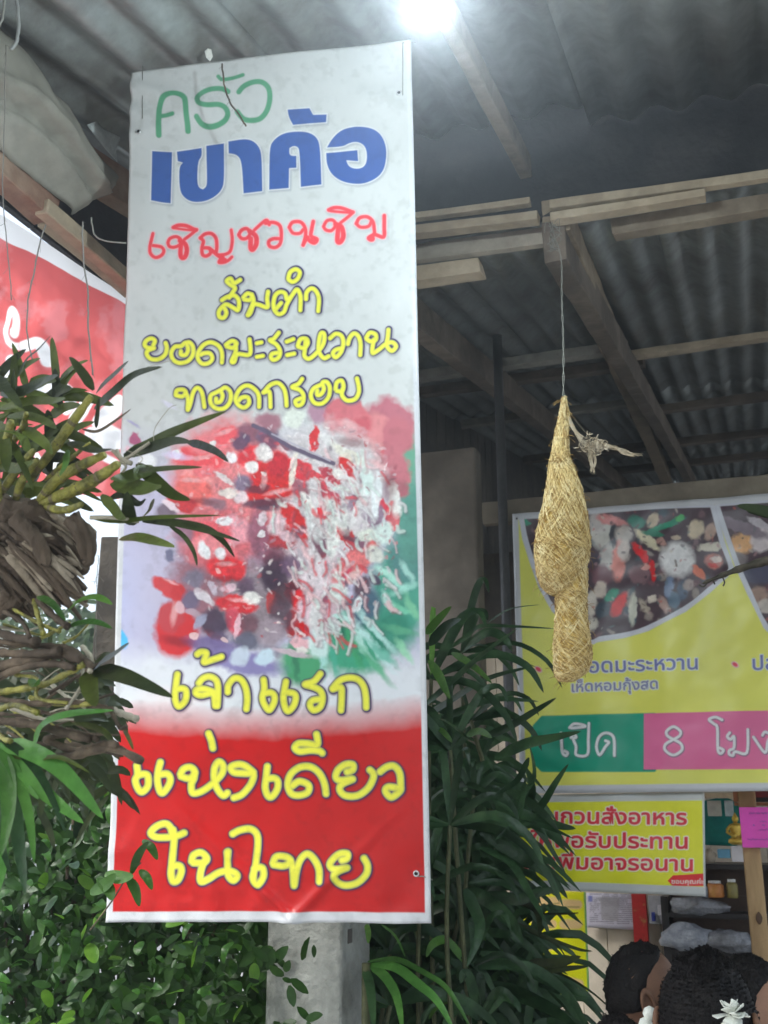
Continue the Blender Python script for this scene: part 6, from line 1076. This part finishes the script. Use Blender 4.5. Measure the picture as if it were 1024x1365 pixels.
# ================================================================== people seated at the lower right, backs to us
skin = M('brown skin', (.15, .075, .042), .55, col2=(.20, .105, .06), scale=8, bump=.05, spec=.35); skin2 = M('warm skin', (.30, .16, .10), .5, var=.08)
hair_m = M('black hair', (.006, .005, .005), .6, spec=.2, col2=(.012, .010, .009), scale=30, bump=.4, bscale=120)
def person(name_label, head, hr, face_dir, shirt, skin_m, hair_fn, cat='person', lean=0.0):
    """head: centre of the skull; hr: half width; face_dir: where the face points (unit, horizontal)"""
    f = Vector(face_dir).normalized(); s = f.cross(Z).normalized(); H = Vector(head); k = hr / .078
    e = empty('person', Vector((H.x, H.y, 0)), name_label, cat)
    # one skinned body
    neck = H - Z * .11 * k - f * .01; chest = H - Z * .32 * k - f * .03; hip = H - Z * .66 * k - f * .06
    J = {}; E = []; Vv = []; Rd = []
    def add(n, p, r, par=None):
        Vv.append(tuple(p)); Rd.append(r); J[n] = len(Vv) - 1
        if par: E.append((J[par], J[n]))
    add('hip', hip, .13 * k); add('waist', hip + Z * .13 * k, .115 * k, 'hip'); add('chest', chest, .13 * k, 'waist'); add('nb', H - Z * .185 * k - f * .015, .062 * k, 'chest'); add('nt', neck + Z * .03, .05 * k, 'nb')
    for sg, nm in ((-1, 'l'), (1, 'r')):
        add('sh' + nm, chest + s * sg * .165 * k + Z * .06 * k, .058 * k, 'chest'); add('el' + nm, chest + s * sg * .20 * k - Z * .20 * k + f * .06, .04 * k, 'sh' + nm); add('wr' + nm, chest + s * sg * .13 * k - Z * .26 * k + f * .26, .026 * k, 'el' + nm)
        add('pa' + nm, chest + s * sg * .12 * k - Z * .26 * k + f * .33, .028 * k, 'wr' + nm)
        for q_ in range(4): add('f%d%s' % (q_, nm), chest + s * (sg * .12 + (q_ - 1.5) * .018) * k - Z * (.27 + .01) * k + f * (.39 + .01 * (1 - abs(q_ - 1.5))), .009 * k, 'pa' + nm); add('g%d%s' % (q_, nm), chest + s * (sg * .12 + (q_ - 1.5) * .020) * k - Z * (.30) * k + f * (.42), .008 * k, 'f%d%s' % (q_, nm))
        add('th' + nm, chest + s * (sg * .12 - sg * .05) * k - Z * .27 * k + f * .36, .010 * k, 'pa' + nm)
        add('hj' + nm, hip + s * sg * .09 * k - Z * .02, .085 * k, 'hip'); add('kn' + nm, hip + s * sg * .12 * k + f * .38 * k, .06 * k, 'hj' + nm); add('an' + nm, hip + s * sg * .12 * k + f * .36 * k - Z * (hip.z - .08), .04 * k, 'kn' + nm); add('to' + nm, hip + s * sg * .12 * k + f * .5 * k - Z * (hip.z - .035), .035 * k, 'an' + nm)
    m = bpy.data.meshes.new('body'); m.from_pydata(Vv, E, []); o = bpy.data.objects.new('body', m); link(o, e)
    md = o.modifiers.new('skin', 'SKIN'); m.materials.append(skin_m); m.materials.append(shirt)
    for i, r_ in enumerate(Rd): m.skin_vertices[0].data[i].radius = (r_, r_)
    m.skin_vertices[0].data[0].use_root = True; md.use_smooth_shade = True; sb_ = o.modifiers.new('round', 'SUBSURF'); sb_.levels = sb_.render_levels = 2
    # shirt: a slightly larger shell over the torso
    rows = [(-.70, .15, .11), (-.55, .15, .115), (-.42, .165, .12), (-.30, .195, .115), (-.235, .20, .10), (-.19, .13, .085), (-.165, .075, .075)]; seg = 28; vs = []
    for z_, a_, b_ in rows:
        c_ = H + Z * z_ * k - f * (.03 + .02 * (-z_ - .2)) 
        for q_ in range(seg): t = 2 * math.pi * q_ / seg; vs.append(c_ + s * math.cos(t) * a_ * k * (1 + .03 * fb(t * 2, z_ * 9)) + f * math.sin(t) * b_ * k)
    mesh('shirt', vs, [(i * seg + q_, i * seg + (q_ + 1) % seg, (i + 1) * seg + (q_ + 1) % seg, (i + 1) * seg + q_) for i in range(len(rows) - 1) for q_ in range(seg)], shirt, e, True).modifiers.new('thickness', 'SOLIDIFY').thickness = .006
    # head with face
    vs = []; n, m_ = 40, 28
    for j in range(m_ + 1):
        for i in range(n):
            a, b = 2 * math.pi * i / n, math.pi * (j / m_ - .5); x, y, z_ = math.cos(a) * math.cos(b), math.sin(a) * math.cos(b), math.sin(b)   # y = forward
            X_ = x * .078; Y__ = y * .096; Z_ = z_ * .118
            if z_ < 0: X_ *= 1 - .30 * z_ * z_; Y__ *= (1 - .12 * z_ * z_) if y > 0 else (1 + .28 * z_)
            if y > .2:
                Y__ += .022 * math.exp(-((x / .16) ** 2) - ((z_ + .16) / .17) ** 2) + .006 * math.exp(-((x / .3) ** 2) - ((z_ + .5) / .07) ** 2) + .005 * math.exp(-((x / .3) ** 2) - ((z_ + .62) / .06) ** 2) - .005 * math.exp(-((x / .3) ** 2) - ((z_ + .56) / .025) ** 2)
                for sx in (-1, 1): Y__ -= .012 * math.exp(-(((x - sx * .36) / .16) ** 2) - ((z_ - .06) / .10) ** 2)
                Y__ += .006 * math.exp(-((z_ - .24) / .07) ** 2) * math.exp(-(x / .6) ** 2) + .006 * math.exp(-((z_ + .86) / .10) ** 2) * math.exp(-(x / .3) ** 2)
            vs.append(H + (s * X_ + f * Y__ + Z * Z_) * k)
    hd = mesh('head', vs, [(j * n + i, j * n + (i + 1) % n, (j + 1) * n + (i + 1) % n, (j + 1) * n + i) for j in range(m_) for i in range(n)], skin_m, e, True)
    for sx in (-1, 1):
        c_ = H + (s * sx * .079 - f * .008 - Z * .012) * k; vs = []
        for j in range(7):
            for i in range(16):
                a = 2 * math.pi * i / 16; b = 2 * math.pi * j / 7; rr = .020 + .0065 * math.cos(b); vs.append(c_ + (f * math.cos(a) * rr * .75 - f * .006 * math.sin(a) + Z * math.sin(a) * rr * 1.45 + s * sx * (.006 + .0065 * math.sin(b) + .006 * (1 - math.cos(a)))) * k)
        ear = MB().add(vs, [(j * 16 + i, j * 16 + (i + 1) % 16, ((j + 1) % 7) * 16 + (i + 1) % 16, ((j + 1) % 7) * 16 + i) for j in range(7) for i in range(16)])
        ear.add([c_ + (s * sx * .004 + f * math.cos(2 * math.pi * i / 12) * .014 + Z * math.sin(2 * math.pi * i / 12) * .024) * k for i in range(12)], [tuple(range(12))]); ear.build('ear', skin_m, e, True)
        c2 = H + (s * sx * .030 + f * .080 + Z * .008) * k; lath(c2, [(-.011 * k, .002), (-.006 * k, .010 * k), (0, .012 * k), (.006 * k, .010 * k), (.011 * k, .002)], 'eye', M('eye white', (.6, .58, .55), .2, var=.02), e, .9)
    hair_fn(e, H, k, f, s); return e
def cap_hair(front, low, puff, curls, seed, cl=.01):
    """hair shell: swells over the skull, sinks into it over face, below the nape line"""
    def ss(a, b, x): t = max(0, min(1, (x - a) / (b - a))); return t * t * (3 - 2 * t)
    def fn(e, H, k, f, s):
        vs = []; wt = []; n, m_ = 64, 48; rr_ = random.Random(seed)
        for j in range(m_ + 1):
            for i in range(n):
                a, b = 2 * math.pi * i / n, math.pi * (j / m_ - .5); x, y, z_ = math.cos(a) * math.cos(b), math.sin(a) * math.cos(b), math.sin(b)
                edge = front + .35 * max(0, z_) + .05 * fb(x * 5, z_ * 5, seed); hw_ = 1 - ss(edge - .10, edge + .10, y - max(0, z_ - .45) * .9)
                hw_ *= ss(-low - .12, -low + .05, z_ + .25 * max(0, -y) + .04 * fb(x * 6, y * 6, seed))
                r_ = (1 - hw_) * .86 + hw_ * (1.03 + puff * (1 - .35 * abs(z_)) + .07 * fb(x * 3 + seed, y * 3, z_ * 3) + .05 * fb(x * 9, y * 9 + seed, z_ * 9)); vs.append(H + (s * x * .078 * r_ + f * y * .096 * r_ + Z * z_ * .118 * r_) * k); wt.append(hw_)
        mesh('hair', vs, [(j * n + i, j * n + (i + 1) % n, (j + 1) * n + (i + 1) % n, (j + 1) * n + i) for j in range(m_) for i in range(n)], hair_m, e, True)
        mb = MB()
        for q_ in range(curls):
            qi = rr_.randrange(len(vs))
            if wt[qi] < .7: continue
            p = Vector(vs[qi]); d_ = (p - H).normalized(); P = [p - d_ * .004]; ax = Vector((rr_.uniform(-1, 1), rr_.uniform(-1, 1), rr_.uniform(-1, 1))).normalized(); t1 = d_.cross(ax).normalized(); t2 = d_.cross(t1)
            for t in range(6): P.append(p + d_ * cl * .35 * t * .5 + (t1 * math.cos(t * 1.4) + t2 * math.sin(t * 1.4)) * cl * .5)
            mb.tube(P, .0007, 3, False)
        if curls: tag(mb.build('hair_strands', hair_m, e), kind='stuff')
    return fn
grey_shirt = M('grey brown shirt', (.10, .09, .08), .85); purple = M('purple shirt', (.10, .04, .20), .8); dkblue = M('dark shirt', (.03, .03, .045), .85); blue_s = M('blue shirt', (.05, .12, .45), .8)
fU = (U * .93 + V * .30)
person('boy with short black hair in profile facing right, grey brown collar, behind the others', atY(858, 1324, 3.0), .078, fU, grey_shirt, skin, cap_hair(-.12, .18, .03, 600, 3, .003))
person('person from behind with a bush of black curly hair and white flower hair tie', atY(944, 1362, 2.3), .080, V + U * .15, dkblue, skin, cap_hair(.55, .8, .13, 4200, 5, .004))
person('person at the right edge with straight black hair and warm face turned right, purple top', atY(1000, 1352, 2.75), .078, U * .96 + V * .1, purple, skin2, cap_hair(.0, .75, .12, 1200, 9, .003))
person('child with dark hair whose crown just shows at the bottom edge, left of the boy', atY(828, 1436, 2.5), .074, V, blue_s, skin, cap_hair(.5, .5, .08, 900, 12, .004))
# hair tie: a crumpled white cloth flower; white bobble on the child's hair
ht = M('white cloth', (.72, .74, .66), .8, var=.06)
def ruffle(c_, r_, name, label, seed):
    e = empty(name, c_, label, 'hair tie'); rr_ = random.Random(seed)
    for q_ in range(22):
        a, b = rr_.uniform(0, 6.28), rr_.uniform(-1.2, 1.2); d_ = Vector((math.cos(a) * math.cos(b), -abs(math.sin(a)) * math.cos(b) * .8, math.sin(b) * .8)); t1 = d_.cross(Z).normalized()
        P = [c_ + d_ * r_ * .15, c_ + d_ * r_ * .6 + t1 * r_ * .1, c_ + d_ * r_ + t1 * rr_.uniform(-.3, .3) * r_]; o = MB().blade(P, r_ * .9, t1.cross(d_) + Vector((rr_.uniform(-.5, .5), 0, 0)), .35, lambda t: .35 + .65 * t if t < .8 else 1.9 - t * 1.1, 4).build('petal', ht, e, True)
        o.modifiers.new('thickness', 'SOLIDIFY').thickness = .0012
ruffle(atY(976, 1352, 2.13), .030, 'flower_hair_tie', 'white ruffled cloth flower hair tie in the curly black hair', 3)
bb = empty('bobble_hair_tie', atY(863, 1354, 2.45), 'white round bobble hair tie in front of the collar of the boy', 'hair tie')
for x, y, r_ in ((866, 1351, .015), (861, 1366, .016)): lath(atY(x, y, 2.45), [(-r_, .001), (-r_ * .7, r_ * .7), (0, r_), (r_ * .7, r_ * .7), (r_, .001)], 'bobble', ht, bb, 1, 16)
bench = empty('bench', onV(940, 1365, 2.6), 'long plain wooden bench under the seated people', 'bench'); bench.location.z = 0
for i in range(2):
    MB().box(UV(.3, 2.35 + .25 * i, .40), U * 2.6, V * .24, Z * .03).build('plank', wood_p, bench)
for uu in (.5, 2.6):
    for v_ in (2.4, 2.75): MB().box(UV(uu, v_, .055), U * .05, V * .05, Z * .344).build('leg', wood_p, bench)

# haze volume added to spread the bulb's glow and veil the blacks
hz = MB().box((-62, -42, -1), Vector((124, 0, 0)), Vector((0, 124, 0)), Vector((0, 0, 9.5))).build('haze', None)
hzm = bpy.data.materials.new('haze'); hzm.use_nodes = True; N = hzm.node_tree.nodes; N.remove(N['Principled BSDF']); pv = N.new('ShaderNodeVolumePrincipled')
pv.inputs['Density'].default_value = .024; pv.inputs['Color'].default_value = (.9, .95, 1, 1); pv.inputs['Anisotropy'].default_value = .82
hzm.node_tree.links.new(pv.outputs[0], N['Material Output'].inputs['Volume']); hz.data.materials.append(hzm); tag(hz, kind='stuff')
